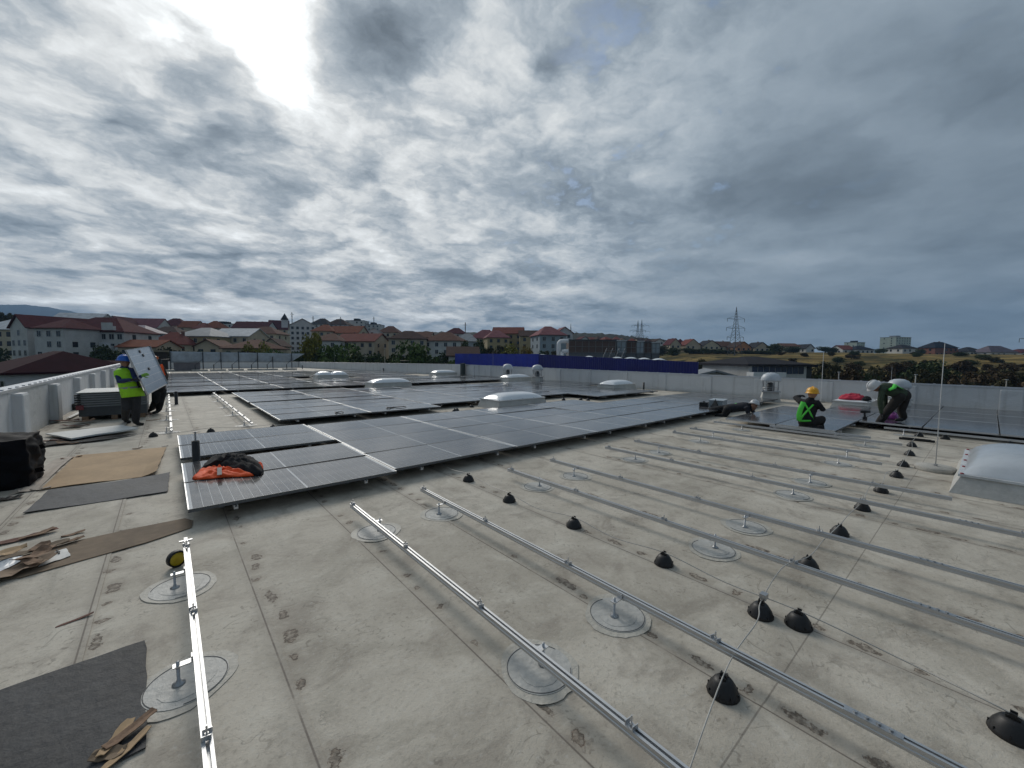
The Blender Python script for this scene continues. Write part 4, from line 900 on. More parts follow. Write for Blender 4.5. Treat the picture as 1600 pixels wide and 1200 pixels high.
# rooftop units
def unit(px0, px1, yt, yb, d, kind, label):
    a = atd(px0, yt, d); c = atd(px1, yt, d); zb = .25; t = thing('rooftop_unit', label, 'air handling unit', (a.x, a.y, zb), BROT, 'rooftop units on the blue hall'); W = (px1-px0)*d/FPX; zt = a.z-zb; zl = atd(px0, yb, d).z-zb
    q = MB(); q.box(0, W, 0, 3.2, 0, zl); q.build('plinth', mat('unit_plinth', (.10, .11, .12), .7), t)
    q = MB(); q.box(0, W, 0, 3.2, zl+.002, zt); q.build('housing', mat('unit_brown', (.10, .068, .058), .8, var=.2, scale=1) if kind else mat('unit_grey', (.26, .31, .34), .5, var=.12, scale=.6), t)
    n = max(2, int(W/1.1))
    for i in range(n+1):
        p = MB(); x = W*i/n; p.box(x-.04, x+.04, -.06, -.003, zl, zt); p.build('post', mat('unit_trim', (.17, .17, .17), .6), t)
    for z in (zl+.1, (zl+zt)/2, zt-.05): p = MB(); p.box(-.05, W+.05, -.10, -.062, z-.035, z+.035); p.build('rail', mat('unit_trim', (.17, .17, .17), .6), t)
    q = MB(); q.box(-.15, W+.15, -.15, 3.3, zt+.002, zt+.18); q.build('cover', mat('unit_cover', (.04, .04, .045), .7) if kind else M_steel, t)
unit(889, 962, 532, 551, 68, 1, 'long brown louvred rooftop unit on the blue hall'); unit(964, 978, 533, 552, 69, 0, 'grey rooftop unit beside the long brown one')
unit(979, 994, 534, 552, 70, 1, 'short brown rooftop unit in the middle of the row'); unit(995, 1006, 534, 552, 70, 0, 'narrow grey rooftop unit before the last brown one'); unit(1007, 1018, 535, 552, 71, 1, 'last brown rooftop unit at the right'); unit(1019, 1031, 536, 552, 71, 0, 'rightmost grey rooftop unit')
q = MB(); q.sm = True; pp = [atd(*a, 67) for a in ((873, 551), (873, 540), (873.5, 536), (876, 533.5), (880, 533), (888, 533))]; pp[0].z = .2; q.tube(pp, .36, 10); tag(q.build('duct_pipe', M_white), 'white bent duct at the left end of the brown rooftop unit', 'duct')
q = MB(); q.sm = True; q.tube([atd(878, 549.5, 66.5), atd(888, 548.5, 66.5)], .35, 10); q.tube([atd(878.5, 549.5, 66.5), Vector((*atd(878.5, 549.5, 66.5).xy, .2))], .3, 8); tag(q.build('duct_pipe', M_white), 'short white duct low at the brown rooftop unit', 'duct')
for k, (a, c, y) in enumerate([(836, 858, 553), (914, 930, 555.5), (958, 975, 557), (978, 998, 557.5), (1000, 1018, 558.5), (1022, 1042, 559.5)]):
    p0 = atd(a, y, 60); W = (c-a)*60/FPX; q = MB(); q.sm = True; n = 10
    vs = [(W*i/n, 1.6*j/4, .25+.28*(math.sin(math.pi*i/n)**.6)*math.sin(math.pi*(j+.5)/5)+(p0.z-.75)) for i in range(n+1) for j in range(5)]; q.add(vs, [(i*5+j, (i+1)*5+j, (i+1)*5+j+1, i*5+j+1) for i in range(n) for j in range(4)])
    q.sm = False; q.box(0, W, 0, 1.6, -.0, p0.z-.5)
    o = q.build('hall_skylight', M_dome, loc=(p0.x, p0.y, .2)); o.rotation_euler.z = BROT; tag(o, 'white skylight hump on the blue hall roof, %s from left' % ORD[k], 'skylight', 'white humps on the hall roof')
M_pyl0 = mat('stair_steel', (.16, .17, .18), .6, metal=.2)
sc = thing('steel_stair', 'small steel stair frame on the blue hall roof', 'stair', tuple(atd(936, 556, 62).xy)+(.2,), BROT)
for x in (0, .9, 1.9, 2.8): q = MB(); q.tube([(x, 0, 0), (x+1.2, 0, 3.0)], .07, 6); q.build('stringer', M_pyl0, sc)
for k in range(5): q = MB(); q.box(.1+k*.24, 2.9+k*.24, -.1, .1, .4+k*.55, .46+k*.55); q.build('tread', M_pyl0, sc)
# modern grey house and low shed right of the hall
g = B('modern_house', 'grey modern house with dark hip roof and blue windows', 1160, 1258, 571, 560, 46, 2, 'hip', 'grey', 'dark', 9, .12, win=False, cat='house', group='houses below the meadow')
W = 98*46/FPX; 
H = [c for c in g.children if c.name.startswith('wall')][0].dimensions.z; hh = [v.co.z for v in [c for c in g.children if c.name.startswith('wall')][0].data.vertices]; hh = max(hh)
mb_ = mat('blue_glass', (.035, .055, .10), .15, var=.3, scale=1)
for k in range(9):
    x = -W/2+.35+k*.72
    q = MB(); q.box(x, x+.62, -4.56, -4.505, hh-.95, hh-.12); q.build('window', mb_, g)
q = MB(); q.box(-W/2-.3, .1, -5.6, -4.51, hh-1.25, hh-.75); q.build('canopy', M_white, g)
for k in range(7): q = MB(); x = -W/2+.1+k*.5; q.box(x, x+.42, -4.57, -4.506, hh-2.3, hh-1.3); q.build('window', mb_, g)
q = MB(); q.box(W/2+.01, W/2+1.9, -3.2, 4, 0, hh-.2); q.build('side_wing', wm('dark'), g)
q = MB(); q.box(W/2-.2, W/2+2.3, -3.6, 4.3, hh-.19, hh+.1); q.build('side_roof', rm('navy'), g)
q = MB(); q.box(-1.4, 2.2, -1.6, -.8, hh+.62, hh+.72); q.build('roof_window', M_white, g)
B('shed', 'low shed with grey gable roof beside the modern house', 1106, 1162, 589, 581, 44, 1, 'front', 'grey', 'grey', 7, -.3, win=False, cat='shed', group='houses below the meadow')

# ------------------------------------------------------------------ pylons, masts
M_pyl = mat('pylon_steel', (.10, .115, .13), .6, metal=.3)
def pylon(px, yt, d, label, arms, wbase=4.5):
    top = atd(px, yt, d); g0 = tz(top.x, top.y); h = top.z-g0; t = thing('power_pylon', label, 'pylon', (top.x, top.y, g0), BROT+.25, 'power pylons')
    for sx in (-1, 1):
        for sy in (-1, 1):
            q = MB(); q.tube([(sx*wbase/2, sy*wbase/2, -.5), (sx*wbase*.16, sy*wbase*.16, h*.62), (0, 0, h)], [.11, .085, .06], 5); q.build('leg', M_pyl, t)
    q = MB(); n = 14
    def wd(z): return wbase/2*(1-(z/(h*.62))*(1-.32)) if z < h*.62 else wbase*.16*(1-(z-h*.62)/(h*.38))
    zs = [h*(1-(1-i/n)**1.35) for i in range(n+1)]
    for i in range(n):
        a, c = wd(zs[i]), wd(zs[i+1])
        for sx, sy, ex, ey in ((-1, -1, 1, -1), (1, -1, 1, 1), (1, 1, -1, 1), (-1, 1, -1, -1)):
            q.tube([(sx*a, sy*a, zs[i]), (ex*c, ey*c, zs[i+1])], .04, 4); q.tube([(ex*a, ey*a, zs[i]), (sx*c, sy*c, zs[i+1])], .04, 4)
    q.build('lattice', M_pyl, t)
    for f, L in arms:
        z = h*f; w = wd(z)
        for s in (-1, 1):
            q = MB(); q.tube([(s*w, w, z), (s*L, 0, z+.3)], .07, 4); q.tube([(s*w, -w, z), (s*L, 0, z+.3)], .07, 4); q.tube([(s*w, 0, z+1.6), (s*L, 0, z+.3)], .06, 4); q.tube([(s*L, 0, z+.3), (s*L, 0, z-1.2)], .09, 5); q.build('cross_arm', M_pyl, t)
    return t
pylon(1151, 479, 190, 'tall lattice power pylon right of the rooftop units', [(.74, 4.8), (.55, 5.2), (.36, 4.6)])
pylon(997, 500, 330, 'lattice power pylon above the rooftop units, left of a pair', [(.82, 5.5), (.66, 7), (.5, 6)]); pylon(1003, 499, 320, 'lattice power pylon above the rooftop units, right of a pair', [(.8, 6.5), (.62, 7.5), (.46, 6)])
pylon(892, 505, 300, 'slim power pylon beside the pink roofed block', [(.72, 5)], 3)
pylon(1640, 500, 160, 'power pylon just beyond the right edge with arms reaching in', [(.62, 12), (.45, 17)], 4)
for k, (px, y0, y1, d) in enumerate([(456, 488, 500, 300), (489, 494, 500, 318), (532, 495, 500, 322), (584, 495, 504, 348), (727, 504, 514, 248)]):
    a = atd(px, y0, d); q = MB(); h = (y1+3-y0)*d/FPX+6; q.tube([(0, 0, -h), (0, 0, 0)], .28, 5); q.box(-1.2, 1.2, -.1, .1, -1.6, -1.4); tag(q.build('aerial_mast', M_pyl, loc=a), 'thin aerial mast on the town skyline, %s from the left' % ORD[k], 'mast', 'aerial masts')
for k, (px, yt, d, c) in enumerate([(601, 545, 66, (.25, .22, .16)), (1431, 586, 48, (.4, .4, .38)), (1311, 582, 50, (.3, .3, .29)), (1573, 594, 48, (.3, .28, .25))]):
    a = atd(px, yt, d); g0 = tz(a.x, a.y); t = thing('street_lamp', 'thin lamp post beyond the roof edge, %s from the left' % ORD[k], 'lamp post', (a.x, a.y, g0), BROT, 'lamp posts below the roof')
    q = MB(); q.sm = True; q.tube([(0, 0, 0), (0, 0, a.z-g0)], [.09, .05], 8); q.build('post', mat('lamp_post%d' % k, c, .6), t); q = MB(); q.box(-.11, .11, -.11, .11, a.z-g0+.002, a.z-g0+.10); q.build('lamp_head', M_steel, t)
q = thing('canopy_roof', 'flat pale canopy among the trees beyond the far parapet', 'canopy', tuple(atd(624, 563, 75).xy)+(-9,), BROT)
k = atd(624, 563, 75).z+9; w = MB(); w.box(-1.9, 1.9, -1.2, 1.2, k-.12, k); w.build('canopy_top', mat('canopy_top', (.30, .26, .20), .7), q)
for x in (-1.6, 1.6): w = MB(); w.tube([(x, 0, 0), (x, 0, k-.122)], .09, 6); w.build('post', M_pyl, q)

# ------------------------------------------------------------------ trees
LEAF = [foliage_mat('leaf_dark', (.024, .038, .014), (.078, .105, .034)), foliage_mat('leaf_green', (.038, .070, .016), (.125, .175, .045)), foliage_mat('leaf_yellow', (.12, .125, .022), (.30, .27, .05)), foliage_mat('leaf_olive', (.030, .030, .012), (.095, .082, .032)), foliage_mat('leaf_brown', (.030, .020, .009), (.095, .062, .026)), foliage_mat('leaf_gold', (.12, .085, .012), (.30, .20, .03))]
M_bark = mat('bark', (.045, .036, .028), .95, var=.3, scale=4, bump=.5)
def crown_mesh(seed, n, slim, li, ls):
    r2 = np.random.default_rng(seed); nl = 14
    cen = r2.normal(0, 1, (nl, 3)); cen /= np.linalg.norm(cen, axis=1)[:, None]; cen *= r2.uniform(.10, .38, (nl, 1)); cen[:, 2] = np.linspace(-.30, .24, nl)+r2.uniform(-.04, .04, nl)
    rad = r2.uniform(.10, .25, nl); k = r2.integers(0, nl, n)
    d = r2.normal(0, 1, (n, 3)); d /= np.linalg.norm(d, axis=1)[:, None]
    p = cen[k]+d*(rad[k]*(r2.uniform(.35, 1.08, n)**.6))[:, None]
    p[:, 0] *= 1/.5*.5; p[:, 2] = .50+p[:, 2]*.98
    keep = (p[:, 2] > .02); p = p[keep]; n = len(p)
    a = r2.normal(0, 1, (n, 3)); a /= np.linalg.norm(a, axis=1)[:, None]; c = np.cross(a, r2.normal(0, 1, (n, 3))); c /= np.linalg.norm(c, axis=1)[:, None]
    s = (ls*r2.uniform(.6, 1.4, n))[:, None]; a = a*s; c = c*s*.65
    v = np.stack([p-a, p+c*.9, p+a, p-c*.9], 1).reshape(-1, 3)
    me = bpy.data.meshes.new('crown'); me.from_pydata(v.tolist(), [], [(4*i, 4*i+1, 4*i+2, 4*i+3) for i in range(n)]); me.materials.append(LEAF[li]); me.update(); return me
def trunk_mesh(seed):
    r2 = random.Random(seed); q = MB(); q.sm = True; pts = [(0, 0, -.06), (r2.uniform(-.01, .01), r2.uniform(-.01, .01), .2), (r2.uniform(-.03, .03), r2.uniform(-.03, .03), .45), (r2.uniform(-.05, .05), 0, .72)]
    q.tube(pts, [.028, .022, .014, .005], 7)
    for k in range(7):
        a = r2.uniform(0, 6.28); z = r2.uniform(.22, .5); L = r2.uniform(.15, .32); q.tube([(0, 0, z), (L*.5*math.cos(a), L*.5*math.sin(a), z+.1), (L*math.cos(a), L*math.sin(a), z+.24)], [.010, .007, .003], 5)
    return q.mesh('trunk', M_bark)
TR = [trunk_mesh(i) for i in range(4)]
CRN = {}
for li in range(6):
    for sd in range(3): CRN[(li, sd)] = crown_mesh(li*10+sd, 4000, False, li, .034)
def tree(px, yt, d, wpx, li, label, name='tree', group='trees', base=None):
    top = atd(px, yt, d); g0 = tz(top.x, top.y) if base is None else base; h = max(2.0, top.z-g0)/1.0; w = wpx*d/FPX
    t = thing(name, label, 'tree' if name == 'tree' else 'bush', (top.x, top.y, g0-.05), rnd.uniform(0, 6.28), group); t.scale = (w*1.22, w*1.22, h*1.06)
    obj('trunk', TR[rnd.randrange(4)], t); obj('crown', CRN[(li, rnd.randrange(3))], t)
    return t
TG = 'trees between the roof and the town'
tree(482, 514, 84, 40, 2, 'tall yellow green tree standing out below the grey skyline flats', group=TG)
tree(536, 531, 82, 66, 1, 'big round green tree right of the yellow green one', group=TG)
tree(662, 532, 82, 70, 1, 'big round green tree before the whitish block', group=TG)
tree(585, 549, 84, 60, 0, 'dark green tree between the two big round ones', group=TG); tree(612, 551, 80, 50, 0, 'dark green tree behind the flat canopy', group=TG)
tree(445, 545, 88, 46, 1, 'green tree left of the yellow green one', group=TG); tree(420, 549, 90, 44, 0, 'dark tree below the church', group=TG); tree(402, 533, 96, 34, 2, 'yellowish tree peeping over the dark ones below the church', group=TG)
tree(375, 545, 88, 46, 4, 'brown green tree above the banner', group=TG); tree(345, 548, 92, 40, 0, 'dark tree above the left half of the banner', group=TG); tree(315, 549, 92, 40, 0, 'dark bushy tree at the banner left end', group=TG); tree(285, 546, 94, 42, 3, 'olive tree behind the dark shelter', group=TG)
tree(255, 541, 90, 44, 3, 'olive tree right of the carried panel', group=TG); tree(222, 545, 92, 44, 0, 'dark tree left of the carried panel', group=TG); tree(185, 546, 92, 46, 0, 'dark tree behind the blue helmet', group=TG); tree(160, 536, 88, 34, 0, 'dark bushy tree at the right end of the maroon block', group=TG)
tree(130, 556, 84, 44, 0, 'low dark tree below the maroon block', group=TG); tree(100, 558, 84, 36, 3, 'low olive tree below the maroon block', group=TG); tree(70, 562, 84, 36, 0, 'low dark tree left below the maroon block', group=TG)
tree(8, 481, 150, 40, 3, 'rounded tree against the blue mountain', group=TG); tree(-15, 535, 100, 40, 0, 'dark tree at the left picture edge', group=TG)
tree(505, 549, 86, 40, 0, 'dark tree beside the yellow green one', group=TG); tree(692, 551, 84, 40, 0, 'dark tree left of the white house', group=TG); tree(640, 553, 90, 40, 3, 'olive tree between the round tree and the canopy', group=TG)
tree(706, 556, 76, 30, 1, 'green bush in front of the white house', 'bush', group=TG); tree(752, 531, 120, 34, 0, 'dark tree above the left end of the blue hall', group=TG); tree(775, 538, 118, 36, 3, 'olive tree above the blue hall, left', group=TG)
tree(800, 537, 116, 40, 2, 'yellowing tree above the blue hall', group=TG); tree(822, 537, 112, 22, 5, 'golden tree in front of the yellow block', group=TG); tree(786, 546, 112, 40, 4, 'brown tree just above the blue hall edge', group=TG); tree(730, 533, 118, 26, 0, 'dark tree between slate roof and white house', group=TG)
tree(862, 545, 110, 24, 3, 'olive tree at the foot of the blue grey block', group=TG); tree(845, 548, 108, 22, 0, 'dark tree at the foot of the yellow block', group=TG); tree(465, 545, 80, 30, 0, 'low dark tree at the foot of the yellow green one', group=TG)
MG = 'trees on the meadow slope'
for k, (px, yt, d, w, li) in enumerate(sorted([(1052, 543, 215, 24, 0), (1078, 543, 215, 26, 0), (1098, 544, 210, 26, 0), (1120, 545, 210, 28, 0), (1140, 546, 205, 24, 0), (1036, 540, 230, 22, 3), (1018, 536, 235, 22, 0), (1165, 548, 205, 26, 0), (1190, 548, 205, 30, 0), (1212, 537, 220, 26, 0), (1204, 548, 200, 22, 0), (1240, 541, 225, 22, 0), (1290, 541, 235, 20, 0), (1302, 543, 235, 16, 0), (1440, 545, 240, 12, 0), (1375, 544, 240, 16, 0), (1105, 560, 100, 34, 3), (1130, 563, 92, 40, 0), (1150, 566, 80, 34, 1), (1170, 556, 120, 30, 3)])):
    tree(px, yt, d, w, li, 'dark tree or hedge clump left on the meadow slope, %s from the left' % ORD[k], group=MG)
for k, (px, yt, d, w, li) in enumerate(sorted([(1285, 566, 66, 50, 3), (1302, 560, 78, 40, 3), (1322, 572, 62, 46, 4), (1345, 575, 64, 44, 0), (1372, 571, 66, 50, 3), (1398, 576, 62, 42, 4), (1432, 564, 66, 62, 0), (1470, 563, 68, 60, 0), (1452, 574, 60, 44, 3), (1500, 572, 62, 50, 4), (1530, 580, 58, 46, 4), (1556, 575, 64, 50, 3), (1585, 578, 58, 50, 4), (1612, 576, 60, 50, 3), (1640, 574, 60, 54, 4), (1264, 573, 58, 34, 3), (1510, 562, 92, 36, 4), (1565, 566, 90, 36, 4), (1336, 564, 92, 30, 4), (1400, 563, 96, 36, 4)])):
    tree(px, yt, d, w, li, '%s shrubby tree along the right parapet, %s from the left' % ({0: 'dark green', 3: 'olive', 4: 'brownish'}[li], ORD[k]), group='shrubby trees along the right parapet')

r6 = random.Random(77)
SCR = sorted([(r6.uniform(1215, 1640), r6.uniform(95, 190), r6.uniform(.9, 1.9), r6.uniform(2.5, 5), r6.choice([3, 4, 4, 0])) for _ in range(26)])
for k, (px, d, hb_, w_, li) in enumerate(SCR):         # scrub dotted over the meadow
    a = atd(px, 560, d); g0 = tz(a.x, a.y); tp_ = Vector((a.x, a.y, g0+hb_))-EYEV
    tree(px, 600-FPX*tp_.dot(CU)/tp_.dot(CF), d, w_*FPX/d, li, 'low scrub bush on the dry meadow, %s from the left' % ORD[k], 'bush', 'low scrub bushes on the meadow')
for k, (px, yt, d, w, li) in enumerate(sorted([(1310, 587, 56, 60, 4), (1360, 588, 56, 60, 3), (1415, 588, 55, 60, 4), (1485, 586, 56, 64, 4), (1545, 591, 54, 60, 3), (1600, 591, 54, 64, 4), (1275, 587, 54, 40, 0)])):
    tree(px, yt, d, w, li, 'low %s thicket just over the right parapet edge, %s from the left' % ({0: 'dark green', 3: 'olive', 4: 'brownish'}[li], ORD[k]), 'bush', group='low thickets at the right parapet')
for k, (px, yt, d, w, li) in enumerate(sorted([(560, 552, 74, 50, 0), (520, 552, 72, 46, 1), (600, 553, 72, 46, 0), (632, 552, 74, 40, 1), (680, 554, 72, 46, 0), (430, 552, 74, 44, 0), (390, 551, 78, 40, 3), (495, 556, 72, 30, 0)])):
    tree(px, yt, d, w, li, 'low %s bush just above the far parapet, %s from the left' % ({0: 'dark green', 1: 'mid green', 3: 'olive'}[li], ORD[k]), 'bush', group='bushes above the far parapet')
# ------------------------------------------------------------------ clutter on the left
def quadsheet(name, label, cat, c, mt, th=.006, z=.009, nx=14, ny=10, amp=.004, lift=None, group=None, seed=1):
    r2 = random.Random(seed); A, Bc, Cc, Dc = [Vector((*p, 0)) for p in c]; top = []; n1 = ny+1
    ph = [r2.uniform(0, 6) for _ in range(4)]
    for i in range(nx+1):
        for k in range(n1):
            u, v = i/nx, k/ny; p = (A*(1-u)+Bc*u)*(1-v)+(Dc*(1-u)+Cc*u)*v
            h = amp*(1+math.sin(u*7+ph[0])*math.cos(v*5+ph[1]))+(lift(u, v) if lift else 0)
            jit = .006 if (i in (0, nx) or k in (0, ny)) else 0
            top.append((p.x+r2.uniform(-jit, jit), p.y+r2.uniform(-jit, jit), z+h))
    q = MB(); N = len(top); bot = [(a, b_, c_-th) for a, b_, c_ in top]
    f = [(i*n1+k, (i+1)*n1+k, (i+1)*n1+k+1, i*n1+k+1) for i in range(nx) for k in range(ny)]
    fl = f+[tuple(reversed([j+N for j in w])) for w in f]
    rim = [i*n1 for i in range(nx+1)]+[nx*n1+k for k in range(1, n1)]+[i*n1+ny for i in range(nx-1, -1, -1)]+[k for k in range(ny-1, 0, -1)]
    fl += [(rim[(i+1) % len(rim)], rim[i], rim[i]+N, rim[(i+1) % len(rim)]+N) for i in range(len(rim))]
    q.add(top+bot, fl); return tag(q.build(name, mt), label, cat, group)
quadsheet('cardboard_sheet', 'large tan cardboard sheet left of the nearest array', 'cardboard', [(-1.30, 7.80), (-.17, 7.75), (-.06, 9.96), (-1.23, 10.08)], M_card, amp=.010, lift=lambda u, v: .05*max(0, u-.88)/.12*(1-v), seed=2)
quadsheet('cardboard_strip', 'pale folded edge strip along the left side of the tan cardboard', 'cardboard', [(-1.55, 7.75), (-1.33, 7.80), (-1.26, 10.05), (-1.45, 10.0)], mat('pale_cardboard', (.42, .36, .30), .8, var=.15, scale=4), amp=.012, nx=5, seed=3)
quadsheet('rubber_mat', 'dark grey rubber mat in front of the tan cardboard', 'mat', [(-1.25, 6.75), (-.05, 6.68), (-.02, 7.70), (-1.21, 7.70)], M_rubber, amp=.006, lift=lambda u, v: .03*max(0, u-.85)/.15*max(0, v-.5), seed=4, z=.012)
quadsheet('rubber_mat', 'big dark grey rubber mat in the near left corner', 'mat', [(-1.7, 2.25), (-.13, 2.33), (-.16, 3.24), (-1.7, 3.24)], mat('near_rubber', (.030, .032, .036), .7, var=.35, scale=1.8, bump=.5, bscale=16), amp=.003, seed=5, z=.011, nx=16)
q = MB(); q.prism([(-1.35, 4.72), (-1.05, 4.86), (-.93, 4.80), (-.2, 4.98), (.13, 5.13), (.15, 5.34), (.09, 5.47), (-.3, 5.47), (-.72, 5.43), (-1.1, 5.28), (-1.4, 5.15)], .009, .015)
tag(q.build('cardboard_sheet', M_card2), 'long brown cardboard with clipped corner before the rail end', 'cardboard')
def scrap(loc, L, W, mt, label, rz, tilt=(0, 0), group='torn cardboard litter', name='cardboard_scrap', curl=.25):
    r2 = random.Random(int(loc[0]*1000+loc[1]*317)); q = MB(); n = 6; top = []
    for i in range(n+1):
        u = i/n; x = (u-.5)*L; hw = W/2*(.45+.55*math.sin(math.pi*min(1, max(.02, u*.9+.05)))**.5)
        for k in range(3): top.append((x+r2.uniform(-.02, .02)*L, (k-1)*hw*r2.uniform(.75, 1.15), curl*W*abs((u-.5)*2)**2*r2.uniform(.4, 1)+(.12*W*abs(k-1)*r2.random())))
    mz = min(p[2] for p in top); top = [(a, b_, c-mz+.004) for a, b_, c in top]; N = len(top)
    f = [(i*3+k, (i+1)*3+k, (i+1)*3+k+1, i*3+k+1) for i in range(n) for k in range(2)]
    rim = [i*3 for i in range(n+1)]+[n*3+1]+[i*3+2 for i in range(n, -1, -1)]+[1]
    q.add(top+[(a, b_, c-.004) for a, b_, c in top], f+[tuple(reversed([j+N for j in w])) for w in f]+[(rim[(i+1) % len(rim)], rim[i], rim[i]+N, rim[(i+1) % len(rim)]+N) for i in range(len(rim))])
    o = q.build(name, mt, loc=(loc[0], loc[1], loc[2] if len(loc) > 2 else .008)); o.rotation_euler = (tilt[0], tilt[1], rz); return tag(o, label, 'scrap', group)
def gp(px, py, z=0): v = grd(px, py, z); return (v.x, v.y)
for k, (px, py, L, W, mt, rz, lb, z) in enumerate([
    (40, 842, .42, .09, M_redcard, .35, 'reddish torn strip at the left edge above the brown board', .008), (60, 838, .24, .08, M_card3, .5, 'torn curl of cardboard on the reddish strip', .02), (115, 836, .16, .05, M_card3, .2, 'small dark scrap lying above the brown board', .008),
    (8, 868, .25, .12, M_card, .2, 'tan scrap cut by the left picture edge', .02), (50, 866, .45, .10, M_card2, .3, 'brown strip leading into the paper heap', .022), (62, 862, .16, .1, M_card3, 1.2, 'curled brown flap on the heap, middle', .03), (88, 857, .30, .07, M_card3, .35, 'ragged strip on the upper edge of the brown board', .026), (110, 850, .2, .05, M_card3, .5, 'pointed tip of the ragged strip', .024),
    (55, 878, .26, .17, M_card3, 1.0, 'large folded brown flap over the white papers', .045), (28, 897, .42, .2, mat('kraft', (.27, .19, .13), .85, var=.2, scale=4), .55, 'kraft paper sheet spilling to the left edge', .03), (52, 890, .18, .08, M_card3, 2.2, 'small curled flap at the kraft sheet tip', .06),
    (118, 971, .17, .022, M_redcard, .2, 'thin brown stick alone on the bare roof', .008), (182, 1160, .20, .05, M_card, 1.1, 'short cardboard angle on the near mat, left arm', .018), (205, 1150, .20, .05, M_card3, .55, 'long cardboard angle on the near mat, right arm', .03), (170, 1185, .12, .07, M_card2, -.4, 'small dark flap of the angle on the near mat', .016), (198, 1178, .20, .04, M_card, .75, 'thin cardboard strip on the near mat edge', .02),
    (100, 660, .55, .22, M_redcard, .3, 'rusty red litter at the foot of the panel stack, left', .03), (118, 668, .5, .25, M_redcard, -.3, 'rusty red litter at the foot of the panel stack, front', .02), (132, 662, .45, .2, M_card3, .6, 'brown litter beside the panel stack', .05), (95, 690, .45, .16, M_redcard, .2, 'rusty strip by the white boards, near one', .03), (105, 695, .35, .12, M_card3, -.5, 'rusty strip by the white boards, small one', .03), (150, 690, .3, .08, M_blk, .3, 'dark rag by the white boards', .01),
    (228, 640, .6, .15, M_redcard, .2, 'reddish litter behind the first carrier, left', .01), (222, 650, .5, .12, M_redcard, .5, 'reddish litter behind the first carrier, near', .01), (240, 657, .3, .06, M_card3, .1, 'small litter strip between the carriers', .01), (226, 632, .5, .2, M_paper, .4, 'pale litter board behind the first carrier', .01),
    (112, 717, .25, .1, M_card3, .2, 'crumpled scrap at the upper left of the tan cardboard', .01), (215, 702, .14, .06, M_card2, .1, 'dark scrap on the far edge of the tan cardboard', .015), (258, 698, .1, .04, M_blk, .2, 'tiny dark scrap at the far right corner of the tan cardboard', .01), (48, 768, .2, .1, mat('pale_cardboard', (.42, .36, .30), .8), .2, 'pale scrap at the mat corner, left', .01), (64, 766, .18, .08, mat('pale_cardboard', (.42, .36, .30), .8), .1, 'pale scrap at the mat corner, right', .012), (15, 781, .22, .14, M_blk, .1, 'black lump of film in front of the bag', .012)]):
    x, y = gp(px, py); scrap((x, y, z), L, W, mt, lb, rz, (rnd.uniform(-.1, .1), rnd.uniform(-.1, .1)))
quadsheet('paper_sheet', 'white printed paper on the brown board, right one', 'paper', [gp(62, 889), gp(112, 872), gp(103, 861), gp(66, 872)], M_paper, th=.002, z=.021, amp=.003, seed=9, nx=6, ny=4)
quadsheet('paper_sheet', 'bluish white plastic sheet at the left edge', 'paper', [gp(-10, 905), gp(38, 878), gp(34, 872), gp(-10, 884)], mat('bluish_film', (.45, .49, .53), .4), th=.002, z=.021, amp=.008, seed=10, nx=6, ny=4)
for k, (a, c) in enumerate([((74, 866), (77, 875)), ((77, 872), (94, 867)), ((89, 864), (93, 870))]):
    pa, pc = gp(*a), gp(*c); q = MB(); q.tube([(*pa, .030), (*pc, .030)], .006, 4); tag(q.build('printed_bar', M_mark), 'black printed bar on the white paper, %s' % ORD[k], 'print', 'marks on the white paper')
# boards and the panel stack by the left parapet
quadsheet('white_board', 'long white board lying crooked in front of the first carrier', 'board', [gp(112, 692), gp(216, 675), gp(190, 670), gp(72, 684)], M_paper, th=.03, z=.09, amp=.004, seed=11, nx=8, ny=4)
quadsheet('white_board', 'pale board flat by the left parapet foot', 'board', [gp(50, 690), gp(108, 690), gp(70, 676), gp(48, 676)], mat('dirty_board', (.42, .39, .34), .8, var=.2, scale=3), th=.01, z=.02, seed=12, nx=8, ny=4)
quadsheet('white_board', 'thin white lath leaning toward the panel stack', 'board', [gp(103, 656), gp(110, 656), gp(150, 637), gp(146, 636)], M_paper, th=.012, z=.05, seed=13, nx=6, ny=3)
quadsheet('white_board', 'flat pale sheet at the feet of the first carrier', 'board', [gp(120, 672), gp(195, 668), gp(200, 658), gp(160, 660)], mat('dirty_board', (.42, .39, .34), .8), th=.01, z=.025, seed=14, nx=8, ny=4)
quadsheet('black_film', 'black film under the crooked white board', 'film', [gp(66, 700), gp(160, 690), gp(215, 680), gp(80, 688)], M_bag, th=.004, z=.03, amp=.008, seed=15)
st = thing('panel_stack', 'stack of packed solar panels by the left parapet, behind the blue helmet', 'panel stack', (-1.78, 15.25, .006))
q = MB(); q.box(0, 1.32, 0, 1.75, .12, .36); q.build('crate', mat('crate_grey', (.075, .08, .088), .7, var=.2, scale=2), st)
for x in (.05, .6, 1.15): q = MB(); q.box(x, x+.12, 0, 1.75, 0, .118); q.build('skid', M_card3, st)
for k in range(6):
    q = MB(); z = .365+k*.06; q.box(-.02+.012*(k % 2), 1.33, -.02, 1.76, z, z+.045); q.build('packed_panel', mat('stack_grey', (.21, .22, .235), .55, metal=.3, var=.12, scale=2), st)
    q = MB(); q.box(-.06, .05, -.05, .06, z-.005, z+.03); q.build('corner_piece', M_blk, st)
q = MB(); q.box(-.03, 1.34, -.03, 1.77, .733, .75); q.build('top_sheet', M_paper, st)
q = MB(); q.box(-.04, .10, -.06, -.021, .30, .42); q.build('red_label', mat('red_label', (.22, .05, .06), .6), st)
